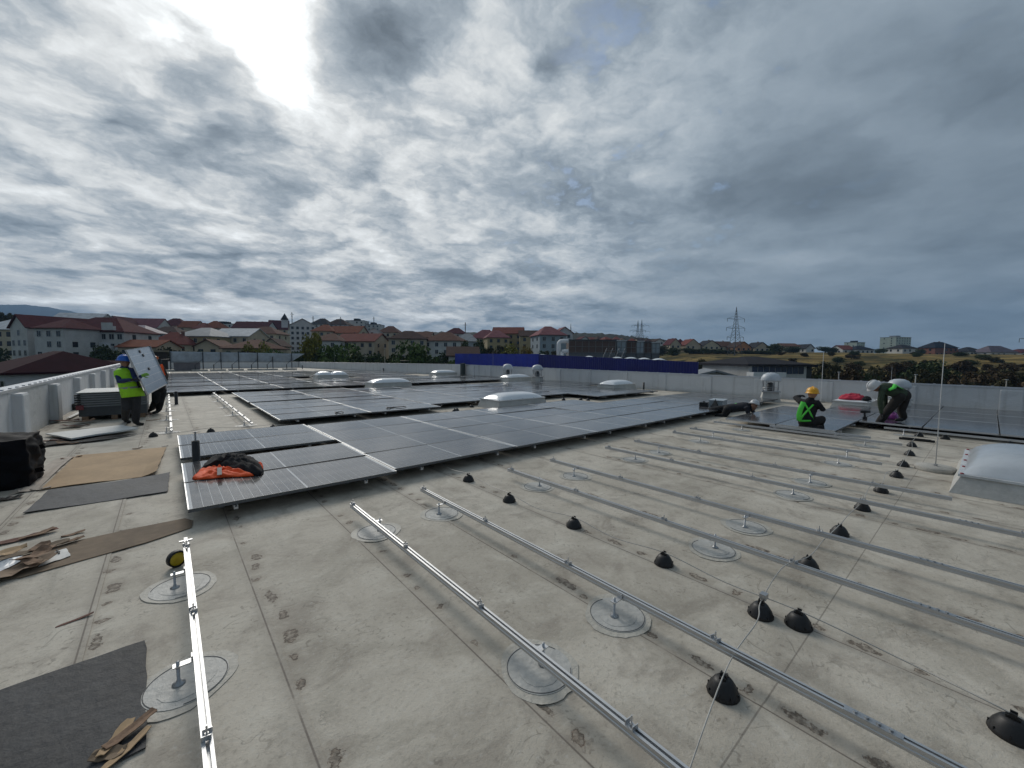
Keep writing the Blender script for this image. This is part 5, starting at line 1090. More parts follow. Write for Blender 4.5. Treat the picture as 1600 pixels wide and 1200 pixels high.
for k, (px, py, a, c, h, mt, lb) in enumerate([(138, 640, .5, .35, .16, M_blk, 'black box on the ground left of the panel stack'), (128, 640, .55, .4, .10, M_paper, 'white flat carton left of the panel stack')]):
    x, y = gp(px, py); q = MB(); q.box(-a/2, a/2, -c/2, c/2, 0, h); q.box(-a/2-.01, a/2+.01, -c/2-.01, c/2+.01, h+.001, h+.02); o = q.build('carton', mt, loc=(x-.15, y+.6*k+.3, .006)); o.rotation_euler.z = .2+k*.3; tag(o, lb, 'box')
# black bag
def lump(sx, sy, sz, seed, amp, n=14):
    r2 = np.random.default_rng(seed); bm = bmesh.new(); bmesh.ops.create_cube(bm, size=1); bmesh.ops.subdivide_edges(bm, edges=bm.edges, cuts=n, use_grid_fill=True)
    ph = r2.uniform(0, 6.28, (8, 4)); fr = r2.normal(0, 9, (8, 3))
    for v in bm.verts:
        p = v.co; w = sum(math.sin(p.x*f[0]+p.y*f[1]+p.z*f[2]+h[0])*math.sin(p.z*5*h[2]+p.x*3+h[1]) for f, h in zip(fr, ph))/8
        L = max(abs(p.x), abs(p.y), abs(p.z)); rr = p.length; p *= (1-.22*(rr-L)/max(rr, .01)); d = p.normalized()*w*amp*2.2; v.co = Vector((p.x*sx, p.y*sy, p.z*sz))+Vector((d.x, d.y, d.z*.6))
        if v.co.z < -sz*.46: v.co.z = -sz*.46
    me = bpy.data.meshes.new('lump'); bm.to_mesh(me); bm.free()
    for p in me.polygons: p.use_smooth = True
    return me
t = thing('rubbish_bag', 'bulky black plastic bag at the left picture edge', 'bag', (-1.86, 8.45, .0))
me = lump(.95, .9, .70, 8, .045, 22); me.materials.append(M_bag); obj('bag_film', me, t, (0, 0, .325))
for k in (1, 4):
    q = MB(); z = .1+.09*k; q.add([(0, 0, 0), (.14, -.02, .03), (.16, .01, -.03), (.02, .03, -.05), (0, 0, -.004), (.14, -.02, .026), (.16, .01, -.034), (.02, .03, -.054)], ((0, 1, 2, 3), (7, 6, 5, 4), (0, 4, 5, 1), (1, 5, 6, 2), (2, 6, 7, 3), (3, 7, 4, 0))); q.build('torn_flap', M_bag, t, (.36+.02*(k % 2), -.25+.09*k, z))
# tape measure roll
t = thing('tape_reel', 'yellow and black tape reel beside the leftmost rail end', 'tape reel', (.045, 4.28, .006), .4)
for nme, prof, mt in (('reel_body', [(.0, -.018), (.05, -.018), (.055, -.012), (.055, .012), (.05, .018), (0, .018)], mat('yellow_plastic', (.55, .40, .02), .4)), ('rim', [(.0562, -.022), (.066, -.022), (.066, .022), (.0562, .022), (.0562, -.022)], M_blk)):
    q = MB(); q.sm = True; q.lathe(prof, 20, cap=nme != 'rim'); q.v = [(a, c, b_+.066) for a, b_, c in q.v]; q.build(nme, mt, t, (-.045, 0, 0))
# end plate on the leftmost rail
q = MB(); q.box(-.045, .045, -.012, .012, .041, .05); q.box(-.012, .012, -.05, .05, .0505, .056); obj('end_clamp', q.mesh('end_clamp', ALU), [o for o in COL.objects if o.get('label') == 'aluminium '+onames[0]][0], (0, 4.42+3.0-.02, 0))

def heap(name, label, outline, h, mt, z, seed, cat='clothing', power=.6, wr=.02):
    r2 = random.Random(seed); n = 64; c = sum((Vector(p) for p in outline), Vector((0, 0)))/len(outline); m_ = len(outline); bd = []
    for k in range(n):
        s = k/n*m_; i = int(s); t = s-i; p0, p1, p2, p3 = [Vector(outline[(i+j) % m_]) for j in (-1, 0, 1, 2)]
        bd.append(.5*((2*p1)+(p2-p0)*t+(2*p0-5*p1+4*p2-p3)*t*t+(3*p1-p0-3*p2+p3)*t**3))
    rings = 12; q = MB(); q.sm = True; vs = [(c.x, c.y, z+h)]; ph = [r2.uniform(0, 6) for _ in range(6)]
    for i in range(1, rings+1):
        u = i/rings
        for k in range(n):
            p = c+(bd[k]-c)*u; fold = wr*math.sin(k*.9+ph[0]+u*3)*math.sin(u*9+ph[1])+wr*.8*math.sin(p.x*31+ph[2])*math.sin(p.y*27+ph[3])+wr*.4*math.sin(p.x*70+p.y*55+ph[4])
            vs.append((p.x, p.y, z+max(.004, h*max(0, 1-u**2.2)**power+fold*(1-u*.5)) if i < rings else z+.002))
    fs = [(0, 1+k, 1+(k+1) % n) for k in range(n)]+[(1+(i-1)*n+k, 1+i*n+k, 1+i*n+(k+1) % n, 1+(i-1)*n+(k+1) % n) for i in range(1, rings) for k in range(n)]+[tuple(reversed([1+(rings-1)*n+k for k in range(n)]))]
    q.add(vs, fs); return tag(q.build(name, mt), label, cat)
ZT = ZP+PT
M_orange = mat('hivis_orange', (.92, .10, .012), .7, var=.15, scale=14, bump=.4, bscale=30); M_bcloth = mat('black_cloth', (.008, .008, .010), .9, var=.3, scale=10, bump=.4)
ov = [gp(px, py, ZT+.02) for px, py in ((300, 746), (312, 733), (325, 727), (348, 727), (380, 734), (396, 738), (394, 742), (350, 744), (320, 747))]
hv = heap('safety_vest', 'bright orange safety vest lying on the nearest panels', ov, .065, M_orange, ZT+.001, 3)
q = MB(); a = [Vector((*gp(343, y, ZT+.07), 0)) for y in (729, 735, 741)]; w = Vector((.024, 0, 0))
q.add([tuple(a[0]-w)[:2]+(ZT+.066,), tuple(a[0]+w)[:2]+(ZT+.066,), tuple(a[1]+w)[:2]+(ZT+.086,), tuple(a[1]-w)[:2]+(ZT+.086,), tuple(a[2]+w)[:2]+(ZT+.058,), tuple(a[2]-w)[:2]+(ZT+.058,)], ((0, 1, 2, 3), (3, 2, 4, 5))); o = q.build('reflective_band', mat('dull_band', (.12, .12, .125), .7), hv)
so = o.modifiers.new('t', 'SOLIDIFY'); so.thickness = .006
jk = [gp(px, py, ZT+.03) for px, py in ((314, 732), (324, 720), (350, 715), (385, 716), (402, 721), (411, 729), (410, 738), (395, 740), (360, 735), (335, 731))]
heap('jacket', 'crumpled black jacket behind the orange vest on the panels', jk, .15, M_bcloth, ZT+.0015, 5, wr=.03)
o2 = [gp(px, py, ZT+.04) for px, py in ((402, 722), (410, 724), (411, 731), (404, 731))]; heap('cloth_tip', 'small orange cloth tip at the right end of the black jacket', o2, .07, M_orange, ZT+.002, 6, wr=.01)
rc = [(18.2, 3.35), (18.25, 2.8), (18.7, 2.75), (19.1, 2.9), (19.0, 3.3), (18.6, 3.5)]
heap('jacket', 'red jacket thrown on the low white skylight', rc, .17, mat('red_cloth', (.45, .02, .05), .8, var=.2, scale=6, bump=.3), .33, 7, wr=.04)
heap('jacket_hem', 'dark hem of the red jacket on the low skylight', [(18.25, 2.82), (18.3, 2.62), (18.7, 2.6), (18.75, 2.8)], .12, M_bcloth, .335, 8, wr=.02)
pk = at(1390, 655, 14.6); heap('plastic_bag', 'pink purple plastic bag between the bending worker\'s legs', [(pk.x-.12, pk.y-.15), (pk.x+.12, pk.y-.16), (pk.x+.15, pk.y), (pk.x+.08, pk.y+.15), (pk.x-.12, pk.y+.12)], .19, mat('pink_film', (.26, .05, .24), .35, var=.25, scale=6), ZT+.001, 9, 'bag', wr=.04)
def tool(px, py, z, label, rz=0, s=1.0):
    p = grd(px, py, z); t = thing('power_drill', label, 'drill', (p.x, p.y, z+.001), rz); 
    q = MB(); q.box(-.05*s, .05*s, -.04*s, .04*s, 0, .06*s); q.build('battery', M_blk, t); q = MB(); q.tube([(0, 0, .062*s), (0, .01, .16*s)], .022*s, 8); q.build('grip', M_blk, t); q = MB(); q.tube([(0, -.1*s, .185*s), (0, .09*s, .185*s)], [.022*s, .034*s], 10); q.build('motor_housing', M_blk, t); q = MB(); q.tube([(0, -.101*s, .185*s), (0, -.16*s, .185*s)], [.014*s, .006*s], 8); q.build('chuck', M_steel, t)
tool(1351, 655, ZT, 'black cordless drill standing between the kneeling and bending workers', .3, 1.05)
def kit(px, py, z, label, L, W, H, name='tool_case'):
    p = grd(px, py, z); t = thing(name, label, 'tool case', (p.x, p.y, z+.001), .3); q = MB(); q.box(-L/2, L/2, -W/2, W/2, 0, H); q.build('case', M_blk, t); q = MB(); q.box(-L*.2, L*.2, -.02, .02, H+.001, H+.03); q.build('handle', M_blk, t)
kit(1100, 634, ZT, 'small black tool case on the panels left of the lying worker', .34, .25, .12)
p = grd(1122, 634, ZT); t = thing('clear_box', 'clear plastic box behind the lying worker', 'box', (p.x, p.y, ZT+.001), .2)
q = MB(); q.box(-.35, .35, -.2, .2, 0, .18); q.build('box_body', mat('clear_box', (.32, .36, .38), .3, var=.1), t); q = MB(); q.box(-.37, .37, -.22, .22, .181, .21); q.build('lid', mat('clear_lid', (.4, .44, .46), .3), t)
q = MB(); q.add([(-.55, -.1, 0), (-.4, -.1, 0), (-.38, .1, 0), (-.5, .12, 0), (-.42, 0, .26)], ((3, 2, 1, 0), (0, 1, 4), (1, 2, 4), (2, 3, 4), (3, 0, 4))); q.build('black_flap', M_blk, t)
for k, (px, py, lb) in enumerate([(617, 638, 'dark cable tie bundle left on the second array edge'), (530, 646, 'tiny dark clip left on the second array edge')]):
    p = grd(px, py, ZT); q = MB(); q.sm = True; L = .38 if k == 0 else .12
    q.tube([(L*math.sin(a*.5)*(1 if a < 8 else .6), .09*math.cos(a*.9), .012+.01*(a % 3)) for a in range(14)], .010, 5); tag(q.build('cable_bundle', M_blk, loc=(p.x, p.y+.12, ZT)), lb, 'cable')
for k, (px, py, L, lb) in enumerate([(1415, 669, .9, 'dark batten lying before the bending worker\'s rear foot'), (1432, 689, .55, 'short dark batten among the black domes')]):
    p = grd(px, py); q = MB(); q.box(-.03, .03, -L/2, L/2, 0, .04); q.box(-.02, .02, -L/2+.05, L/2-.05, .0405, .05); o = q.build('batten', M_blk, loc=(p.x, p.y, .007)); o.rotation_euler.z = .1; tag(o, lb, 'batten')
q = MB(); q.box(-.02, .02, -.9, .9, 0, .04); q.box(-.017, .017, -.9, .9, .0405, .043); p = grd(1275, 686); o = q.build('loose_rail', ALU, loc=(p.x, p.y, .15)); tag(o, 'loose rail length lying right in front of the kneeling worker', 'mounting rail')

# ------------------------------------------------------------------ people
def loft(q, sect, lat, n=14, cap=True):
    """closed tube through (point, ra, rb); ra along lat, rb across it"""
    S = [(Vector(p), a, b_) for p, a, b_ in sect]
    if cap:
        d0 = (S[0][0]-S[1][0]).normalized(); d1 = (S[-1][0]-S[-2][0]).normalized()
        S = [(S[0][0]+d0*S[0][2]*.75, S[0][1]*.45, S[0][2]*.45), (S[0][0]+d0*S[0][2]*.42, S[0][1]*.82, S[0][2]*.82)]+S+[(S[-1][0]+d1*S[-1][2]*.42, S[-1][1]*.82, S[-1][2]*.82), (S[-1][0]+d1*S[-1][2]*.75, S[-1][1]*.45, S[-1][2]*.45)]
    vs = []
    for i, (p, a, b_) in enumerate(S):
        t = (S[min(i+1, len(S)-1)][0]-S[max(i-1, 0)][0]).normalized(); l = Vector(lat); l = (l-t*l.dot(t))
        if l.length < 1e-3: l = t.orthogonal()
        l.normalize(); c = t.cross(l); vs += [p+l*(a*math.cos(k*2*math.pi/n))+c*(b_*math.sin(k*2*math.pi/n)) for k in range(n)]
    fs = [(i*n+k, i*n+(k+1) % n, (i+1)*n+(k+1) % n, (i+1)*n+k) for i in range(len(S)-1) for k in range(n)]+[tuple(reversed(range(n))), tuple(range((len(S)-1)*n, len(S)*n))]
    q.add(vs, fs)
M_skin = mat('skin', (.33, .17, .11), .6, var=.1, scale=8)
CL = {'dkgrey': mat('trousers_dark_grey', (.030, .030, .032), .9, var=.3, scale=7, bump=.4), 'black': M_bcloth, 'navyblk': mat('jacket_blue_black', (.010, .012, .020), .85, var=.3, scale=6, bump=.4), 'camo': mat('jacket_green', (.05, .075, .042), .9, var=.0, scale=9, col2=(.014, .024, .014), bump=.4), 'brown': mat('trousers_brown_black', (.020, .017, .015), .9, var=.35, scale=6, bump=.4), 'blue': mat('sleeve_blue', (.02, .035, .11), .85, var=.25, scale=8, bump=.3), 'brownjk': mat('jacket_dark_brown', (.03, .016, .013), .9, var=.3, scale=6, bump=.4), 'boot': mat('boot_black', (.010, .010, .010), .6, var=.3, scale=10)}
GLOVE_G = mat('glove_green', (.20, .42, .05), .8, var=.2, scale=20); GLOVE_D = mat('glove_dark', (.02, .02, .022), .8, var=.3, scale=20)
M_lime = mat('hivis_lime', (.36, .78, .02), .6, var=.14, scale=9, bump=.4, bscale=24); M_strap = mat('hivis_green_strap', (.10, .70, .07), .55, var=.1, scale=9); M_refl = mat('reflective_grey', (.30, .31, .32), .5)
def hand(root, wrist, d, nrm, mt, side=1, curl=.9, s=1.0):
    d = Vector(d).normalized(); nrm = Vector(nrm); nrm = (nrm-d*nrm.dot(d)).normalized(); x = d.cross(nrm)*side; w = Vector(wrist)
    q = MB(); q.sm = True; P = lambda a, b_, c: w+(x*a+d*b_+nrm*c)*s
    loft(q, [(P(0, -.03, 0), .030*s, .026*s), (P(0, .02, 0), .036*s, .022*s), (P(0, .085, 0), .042*s, .018*s)], x, 10)
    for k, (fx, L, r) in enumerate(((-.032, .070, .0095), (-.011, .080, .0098), (.011, .075, .0095), (.031, .058, .0085))):
        p0 = P(fx, .085, 0); a = curl*.5; p1 = p0+(d*math.cos(a)+nrm*math.sin(a))*L*.5*s; a = curl*1.1; p2 = p1+(d*math.cos(a)+nrm*math.sin(a))*L*.32*s; a = curl*1.7; p3 = p2+(d*math.cos(a)+nrm*math.sin(a))*L*.28*s
        q.tube([p0, p1, p2, p3], [r*s, r*s, r*.92*s, r*.6*s], 7)
    p0 = P(-.036, .02, .005); q.tube([p0, P(-.062, .05, .018), P(-.066, .075, .034), P(-.058, .095, .042)], [.012*s, .011*s, .010*s, .006*s], 7)
    return q.build('glove' if mt is not M_skin else 'hand', mt, root)
def person(label, J, lat, face, cloth, helmet, scale=1.0, gloves=GLOVE_D, head_up=None, hand_dirs=None):
    """J: joint positions in world space; cloth: dict of material keys; body is one remeshed surface"""
    J = {k: Vector(v) for k, v in J.items()}; lat = Vector(lat).normalized(); face = Vector(face).normalized()
    base = Vector(((J['ankL'].x+J['ankR'].x)/2, (J['ankL'].y+J['ankR'].y)/2, 0)); root = thing('person', label, 'person', base, 0, None)
    for k in J: J[k] = J[k]-base
    q = MB(); segs = []
    def chain(pts, tagk):
        for (p, a, b_), (p2, a2, b2) in zip(pts[:-1], pts[1:]): segs.append((Vector(p), Vector(p2), (a+b_)/2, (a2+b2)/2, tagk))
    hip, ch, nk, hd = J['hip'], J['chest'], J['neck'], J['head']
    up = (ch-hip).normalized()
    tor = [(hip-up*.06, .165, .125), (hip+up*.06, .172, .132), (hip.lerp(ch, .45), .162, .128), (ch, .19, .138), (ch.lerp(nk, .55), .175, .118), (ch.lerp(nk, .85), .10, .085)]
    loft(q, tor, lat, 18); chain(tor[2:], 'top'); chain(tor[:3], 'top' if cloth.get('long') else 'top')
    neck = [(ch.lerp(nk, .8), .062, .062), (nk.lerp(hd, .5), .056, .058)]; loft(q, neck, lat, 12); chain(neck, 'skin')
    hu = Vector(head_up).normalized() if head_up else (hd-nk).normalized(); hl = hu.cross(face).normalized(); face = hl.cross(hu).normalized()
    head = [(hd-hu*.105+face*.03, .046, .050), (hd-hu*.06+face*.02, .066, .080), (hd, .074, .094), (hd+hu*.06, .072, .092), (hd+hu*.10, .05, .066)]
    loft(q, head, hl, 14); chain(head, 'skin')
    nose = [(hd+face*.085+hu*.01, .012, .012), (hd+face*.108-hu*.022, .015, .014)]; loft(q, nose, hl, 8); chain(nose, 'skin')
    for s in (-1, 1): e = [(hd+hl*s*.073-hu*.03-face*.005, .012, .02), (hd+hl*s*.077+hu*.015-face*.01, .014, .022)]; loft(q, e, face, 8); chain(e, 'skin')
    for s, n in ((1, 'L'), (-1, 'R')):
        sh, el, wr = J['sh'+n], J['el'+n], J['wr'+n]
        a = [(sh.lerp(ch.lerp(nk, .45), .35), .085, .085), (sh, .078, .078), (sh.lerp(el, .5), .064, .064), (el, .056, .056), (el.lerp(wr, .4), .054, .054), (wr, .040, .040)]; loft(q, a, lat, 12); chain(a[:4], 'sleeve'); chain(a[3:], 'fore')
        hj, kn, an, toe = J['hj'+n] if 'hj'+n in J else hip+lat*s*.09-up*.05, J['kn'+n], J['ank'+n], J['toe'+n]
        l = [(hj, .115, .118), (hj.lerp(kn, .5), .105, .108), (kn, .085, .088), (kn.lerp(an, .4), .084, .086), (kn.lerp(an, .88), .074, .076)]; loft(q, l, lat, 14); chain(l, 'legs')
        f = [(kn.lerp(an, .9), .05, .052), (an, .05, .055), (an.lerp(toe, .35)-Vector((0, 0, .02)), .048, .05), (toe, .046, .036)]; loft(q, f, lat, 12); chain(f, 'boot')
    me = q.mesh('body', [M_skin]); o = obj('body', me, root)
    rmz = o.modifiers.new('r', 'REMESH'); rmz.mode = 'VOXEL'; rmz.voxel_size = .0135; sm = o.modifiers.new('s', 'SMOOTH'); sm.iterations = 3; sm.factor = .5
    dg = bpy.context.evaluated_depsgraph_get(); ev = o.evaluated_get(dg); nm = bpy.data.meshes.new_from_object(ev); o.modifiers.clear(); o.data = nm; nm.name = 'body'
    keys = ['skin', 'top', 'sleeve', 'fore', 'legs', 'boot']; nm.materials.clear()
    for k in keys: nm.materials.append(M_skin if k == 'skin' else CL[cloth[k]] if cloth[k] != 'skin' else M_skin)
    C = np.empty(len(nm.polygons)*3); nm.polygons.foreach_get('center', C); C = C.reshape(-1, 3); best = np.full(len(C), 9e9); idx = np.zeros(len(C), int)
    for a, b_, ra, rb, tg in segs:
        a = np.array(a); b_ = np.array(b_); d = b_-a; t = np.clip(((C-a)@d)/max(d@d, 1e-9), 0, 1); dist = np.linalg.norm(C-(a+t[:, None]*d), axis=1)-(ra+(rb-ra)*t); w = dist < best; best[w] = dist[w]; idx[w] = keys.index(tg)
    # trousers start at the hips
    wl = np.array(hip+up*.0); below = ((C-wl)@np.array(up) < 0) & (idx == 1); idx[below] = 4
    nm.polygons.foreach_set('material_index', idx.tolist()); nm.polygons.foreach_set('use_smooth', [True]*len(C)); nm.update()
    # face
    for s in (-1, 1):
        e = MB(); e.sm = True; e.lathe([(0, -.008), (.007, -.004), (.009, 0), (.007, .004), (0, .008)], 8); e.build('eye', mat('eye', (.02, .015, .012), .3), root, hd+face*.088+hl*s*.03+hu*.012)
    mo = MB(); mo.tube([hd+face*.088-hu*.058-hl*.022, hd+face*.094-hu*.06, hd+face*.088-hu*.058+hl*.022], .005, 6); mo.build('mouth', mat('lips', (.22, .09, .07), .6), root)
    # hard hat: shell, brim, ridge
    hm = MB(); hm.sm = True; n = 20; vs = []; c0 = hd+hu*.035
    prof = [(.148, -.012), (.150, .0), (.128, .004), (.126, .04), (.112, .085), (.08, .118), (.035, .134), (.0, .137)]
    for i, (r, z) in enumerate(prof):
        for k in range(n):
            a = k*2*math.pi/n; fx = 1.12+(.18*max(0, math.cos(a)) if i < 2 else 0); vs.append(c0+face*(r*fx*math.cos(a))+hl*(r*.95*math.sin(a))+hu*z)
    hm.add(vs, [(i*n+k, i*n+(k+1) % n, (i+1)*n+(k+1) % n, (i+1)*n+k) for i in range(len(prof)-1) for k in range(n)]+[tuple(reversed(range(n)))])
    hh_ = hm.build('hard_hat', helmet, root)
    rg = MB(); rg.sm = True; rg.tube([c0+face*(.125*math.cos(a))*1.1+hu*(.02+.125*math.sin(a)) for a in [math.pi*(.08+.84*k/10) for k in range(11)]], .010, 6); rg.build('crest', helmet, hh_)
    for n, s in (('L', 1), ('R', -1)):
        wr, el = J['wr'+n], J['el'+n]; hdv = (wr-el).normalized() if not hand_dirs or n not in hand_dirs else Vector(hand_dirs[n][0]); nr = Vector((0, 0, -1)) if not hand_dirs or n not in hand_dirs else Vector(hand_dirs[n][1])
        if abs(hdv.normalized().dot(nr)) > .9: nr = face
        g = gloves if not isinstance(gloves, dict) else gloves[n]
        hand(root, wr+hdv.normalized()*.03, hdv, nr, g, s)
    return root, J, dict(up=up, lat=lat, hip=hip, ch=ch, nk=nk, base=base)
def vest(root, I, mt, grow=.022, low=-.10, bands=True):
    hip, ch, nk, up, lat = I['hip'], I['ch'], I['nk'], I['up'], I['lat']; q = MB(); q.sm = True
    S = [(hip+up*low, .185+grow, .145+grow), (hip+up*.05, .178+grow, .14+grow), (hip.lerp(ch, .45), .166+grow, .132+grow), (ch, .192+grow, .14+grow), (ch.lerp(nk, .5), .178+grow, .118+grow), (ch.lerp(nk, .85), .125, .095)]
    n = 22; vs = []
    for i, (p, a, b_) in enumerate(S):
        t = up; c = t.cross(lat); vs += [p+lat*(a*math.cos(k*2*math.pi/n))+c*(b_*math.sin(k*2*math.pi/n)*(1+.03*math.sin(k*2.3+i))) for k in range(n)]
    q.add(vs, [(i*n+k, i*n+(k+1) % n, (i+1)*n+(k+1) % n, (i+1)*n+k) for i in range(len(S)-1) for k in range(n)])
    o = q.build('safety_vest', mt, root); so = o.modifiers.new('t', 'SOLIDIFY'); so.thickness = .006
    if bands:
        for f in (.12, .55):
            p = hip.lerp(ch, f); b_ = MB(); b_.sm = True; a1, b1 = .172+grow+.006, .137+grow+.006; c = up.cross(lat)
            vs = [p+up*h+lat*(a1*math.cos(k*2*math.pi/n))+c*(b1*math.sin(k*2*math.pi/n)) for h in (-.022, .022) for k in range(n)]; b_.add(vs, [(k, (k+1) % n, n+(k+1) % n, n+k) for k in range(n)]); bo = b_.build('reflective_band', M_refl, o)
    return o
def strap(root, pts, w, mt, nrm, name='harness_strap'):
    q = MB(); q.sm = True; nrm = Vector(nrm).normalized(); P = [Vector(p) for p in pts]; vs = []
    for i, p in enumerate(P):
        t = (P[min(i+1, len(P)-1)]-P[max(i-1, 0)]).normalized(); s = t.cross(nrm).normalized()*w/2; vs += [p-s, p+s]
    q.add(vs, [(2*i, 2*i+1, 2*i+3, 2*i+2) for i in range(len(P)-1)]); o = q.build(name, mt, root); so = o.modifiers.new('t', 'SOLIDIFY'); so.thickness = .008; so.offset = 1; return o
# carried panel: near short edge by the first worker, far one by the second
NT_, NB_ = at(196, 546, 13.15), at(232, 617, 13.15); FT, FB = at(234, 541, 15.25), at(261, 600, 15.25)
cen = (NT_+NB_+FT+FB)/4; ax = ((FT+FB)/2-(NT_+NB_)/2).normalized(); ay = ((NT_+FT)/2-(NB_+FB)/2); ay = (ay-ax*ay.dot(ax)).normalized(); az_ = ax.cross(ay)
if az_.dot(cen-EYEV) < 0: ay = -ay; az_ = ax.cross(ay)
cp = thing('solar_panel', 'solar panel carried upright by two workers, pale back showing', 'solar panel', (0, 0, 0)); mm = Matrix((ax, ay, az_)).transposed().to_4x4(); mm.translation = cen-ax*PW/2-ay*PH/2-az_*PT/2; cp.matrix_world = mm
obj('frame', FR, cp); obj('glass', GL_near, cp)
for k in range(24): obj('cell_column', CELL, [c for c in cp.children if c.name.startswith('glass')][0], (.04+k*CW+(.016 if k >= 12 else 0), .009, PT-.0024))
q = MB(); q.box(.012, PW-.012, .012, PH-.012, .022, .0265); 
bmt, bb, bp_ = pbsdf('cell_back'); bO = bb.n('ShaderNodeTexCoord').outputs['Object']; bx_, by_, bz_ = bb.sep(bO)
l1 = bb.step(bb.m('ABSOLUTE', bb.m('SUBTRACT', bb.m('FRACT', bb.m('DIVIDE', bx_, .0925)), .5)), .455, .475); l2 = bb.step(bb.m('ABSOLUTE', bb.m('SUBTRACT', bb.m('FRACT', bb.m('DIVIDE', by_, .185)), .5)), .475, .487)
bb.put(bp_.inputs['Base Color'], bb.mix(bb.m('MAXIMUM', l1, l2), bb.mix(bb.noise(bO, 2.2, 5, .6), (.20, .27, .36), (.36, .44, .53)), (.60, .64, .67))); bp_.inputs['Roughness'].default_value = .22
q.build('back_sheet', bmt, cp)
for k, (bx, by) in enumerate([(PW*.47, .10), (PW*.53, .21), (PW*.50, .57)]):
    q = MB(); q.box(bx-.05, bx+.05, by-.035, by+.035, .004, .0218); q.build('junction_box', M_blk, cp)
def Z(v, z): v = Vector(v); v.z = z; return v
D1 = 13.5
J = dict(hip=at(205, 609, D1), chest=at(197, 585, D1), neck=at(194, 573.5, D1), head=at(194.5, 565.5, D1-.05), shR=at(184, 581, D1-.05), shL=at(208, 579, D1-.1), elR=at(187, 596, D1-.2), wrR=at(203, 593.5, D1-.42), elL=at(213, 594, D1-.25), wrL=at(219.5, 588, D1-.38), knR=at(197, 637, D1-.05), knL=at(213, 637, D1-.05), ankR=Z(grd(196, 661), .09), ankL=Z(grd(212, 665), .09), hjR=at(199, 614, D1), hjL=at(211, 614, D1))
J['toeR'] = J['ankR']+Vector((.08, -.14, -.05)); J['toeL'] = J['ankL']+Vector((.13, -.10, -.05))
r1, Jw, I = person('worker in lime vest and blue helmet holding the near end of the carried panel', J, (.75, .66, 0), (.85, -.35, -.15), dict(top='blue', sleeve='blue', fore='blue', legs='dkgrey', boot='boot'), mat('helmet_blue', (.015, .13, .55), .35, var=.08), gloves={'L': GLOVE_G, 'R': GLOVE_D}, head_up=(.1, 0, 1), hand_dirs={'L': ((.7, .2, .3), (.5, .6, 0)), 'R': ((.9, .1, .1), (0, .3, -1))})
v1 = vest(r1, I, M_lime, .045, -.18)
c = I['up'].cross(I['lat']).normalized(); c = c if c.y < 0 else -c
strap(r1, [I['hip']+c*.19+I['up']*(.03+.07*k)+Vector((.03, 0, 0)) for k in range(5)], .05, CL['dkgrey'], c, 'vest_opening')
D2 = 15.9
J = dict(hip=at(250, 606, D2), chest=at(250, 584, D2), neck=at(245.5, 573, D2), head=at(238.5, 563.5, D2+.1), shL=at(252, 574.5, D2-.18), shR=at(247, 574.5, D2+.2), elL=at(260, 588, D2-.3), wrL=at(257, 594, D2-.5), elR=at(240, 590, D2+.1), wrR=at(240, 594, D2-.1), knL=at(243, 627, D2-.08), knR=at(251, 627, D2), ankL=Z(grd(237, 644), .09), ankR=Z(grd(248, 646), .09), hjL=at(245, 609, D2-.05), hjR=at(253, 609, D2+.05))
J['toeL'] = J['ankL']+Vector((-.16, -.02, -.05)); J['toeR'] = J['ankR']+Vector((-.12, -.12, -.05))
r2_, Jw, I = person('worker in dark jacket with orange shoulder, hidden behind the far end of the carried panel', J, (.25, -.97, 0), (-.9, -.2, -.3), dict(top='brownjk', sleeve='brownjk', fore='brownjk', legs='black', boot='boot'), mat('helmet_dkorange', (.55, .12, .02), .4), hand_dirs={'L': ((-.6, .1, .2), (-.3, .5, 0)), 'R': ((-.6, 0, .1), (0, .6, .2))})
strap(r2_, [Jw['shL']+Vector((-.02, -.085, .09)), Jw['shL']+Vector((.0, -.10, .04)), Jw['shL'].lerp(Jw['elL'], .4)+Vector((-.03, -.095, 0)), Jw['shL'].lerp(Jw['elL'], .9)+Vector((-.05, -.085, 0))], .10, M_orange, (.2, -1, .1), 'orange_panel')
D3 = 13.75
J = dict(hip=at(1140, 638, D3), chest=at(1162, 635.5, D3), neck=at(1172, 634, D3), head=at(1178.5, 633.5, D3-.05), shL=at(1166, 633, D3+.18), shR=at(1167, 638, D3-.18), elL=at(1176, 642, D3+.2), wrL=at(1180, 648, D3+.05), elR=at(1170, 648, D3-.22), wrR=at(1177.5, 650.5, D3-.28), knL=at(1113, 641, D3+.1), ankL=at(1096, 645.5, D3+.15), toeL=at(1092, 648, D3+.2), knR=at(1131, 649.5, D3-.1), ankR=at(1119, 650.5, D3-.12), toeR=at(1116, 654, D3-.12), hjL=at(1136, 638, D3+.1), hjR=at(1137, 640, D3-.1))
r3_, Jw, I = person('worker in dark clothes and white helmet stretched out over the panel edge', J, (.55, .8, 0), (.85, -.1, -.5), dict(top='navyblk', sleeve='navyblk', fore='navyblk', legs='black', boot='boot'), mat('helmet_white', (.62, .62, .62), .35, var=.06), head_up=(.35, -.1, .9))
for f, mt in ((.52, M_strap),):
    p = I['hip'].lerp(I['ch'], f); up, lat = I['up'], I['lat']; c = up.cross(lat); b_ = MB(); b_.sm = True; n = 22
    vs = [p+up*h+lat*(.186*math.cos(k*2*math.pi/n))+c*(.156*math.sin(k*2*math.pi/n)) for h in (-.03, .03) for k in range(n)]; b_.add(vs, [(k, (k+1) % n, n+(k+1) % n, n+k) for k in range(n)]); b_.build('reflective_band', mt, r3_)
D4 = 11.7
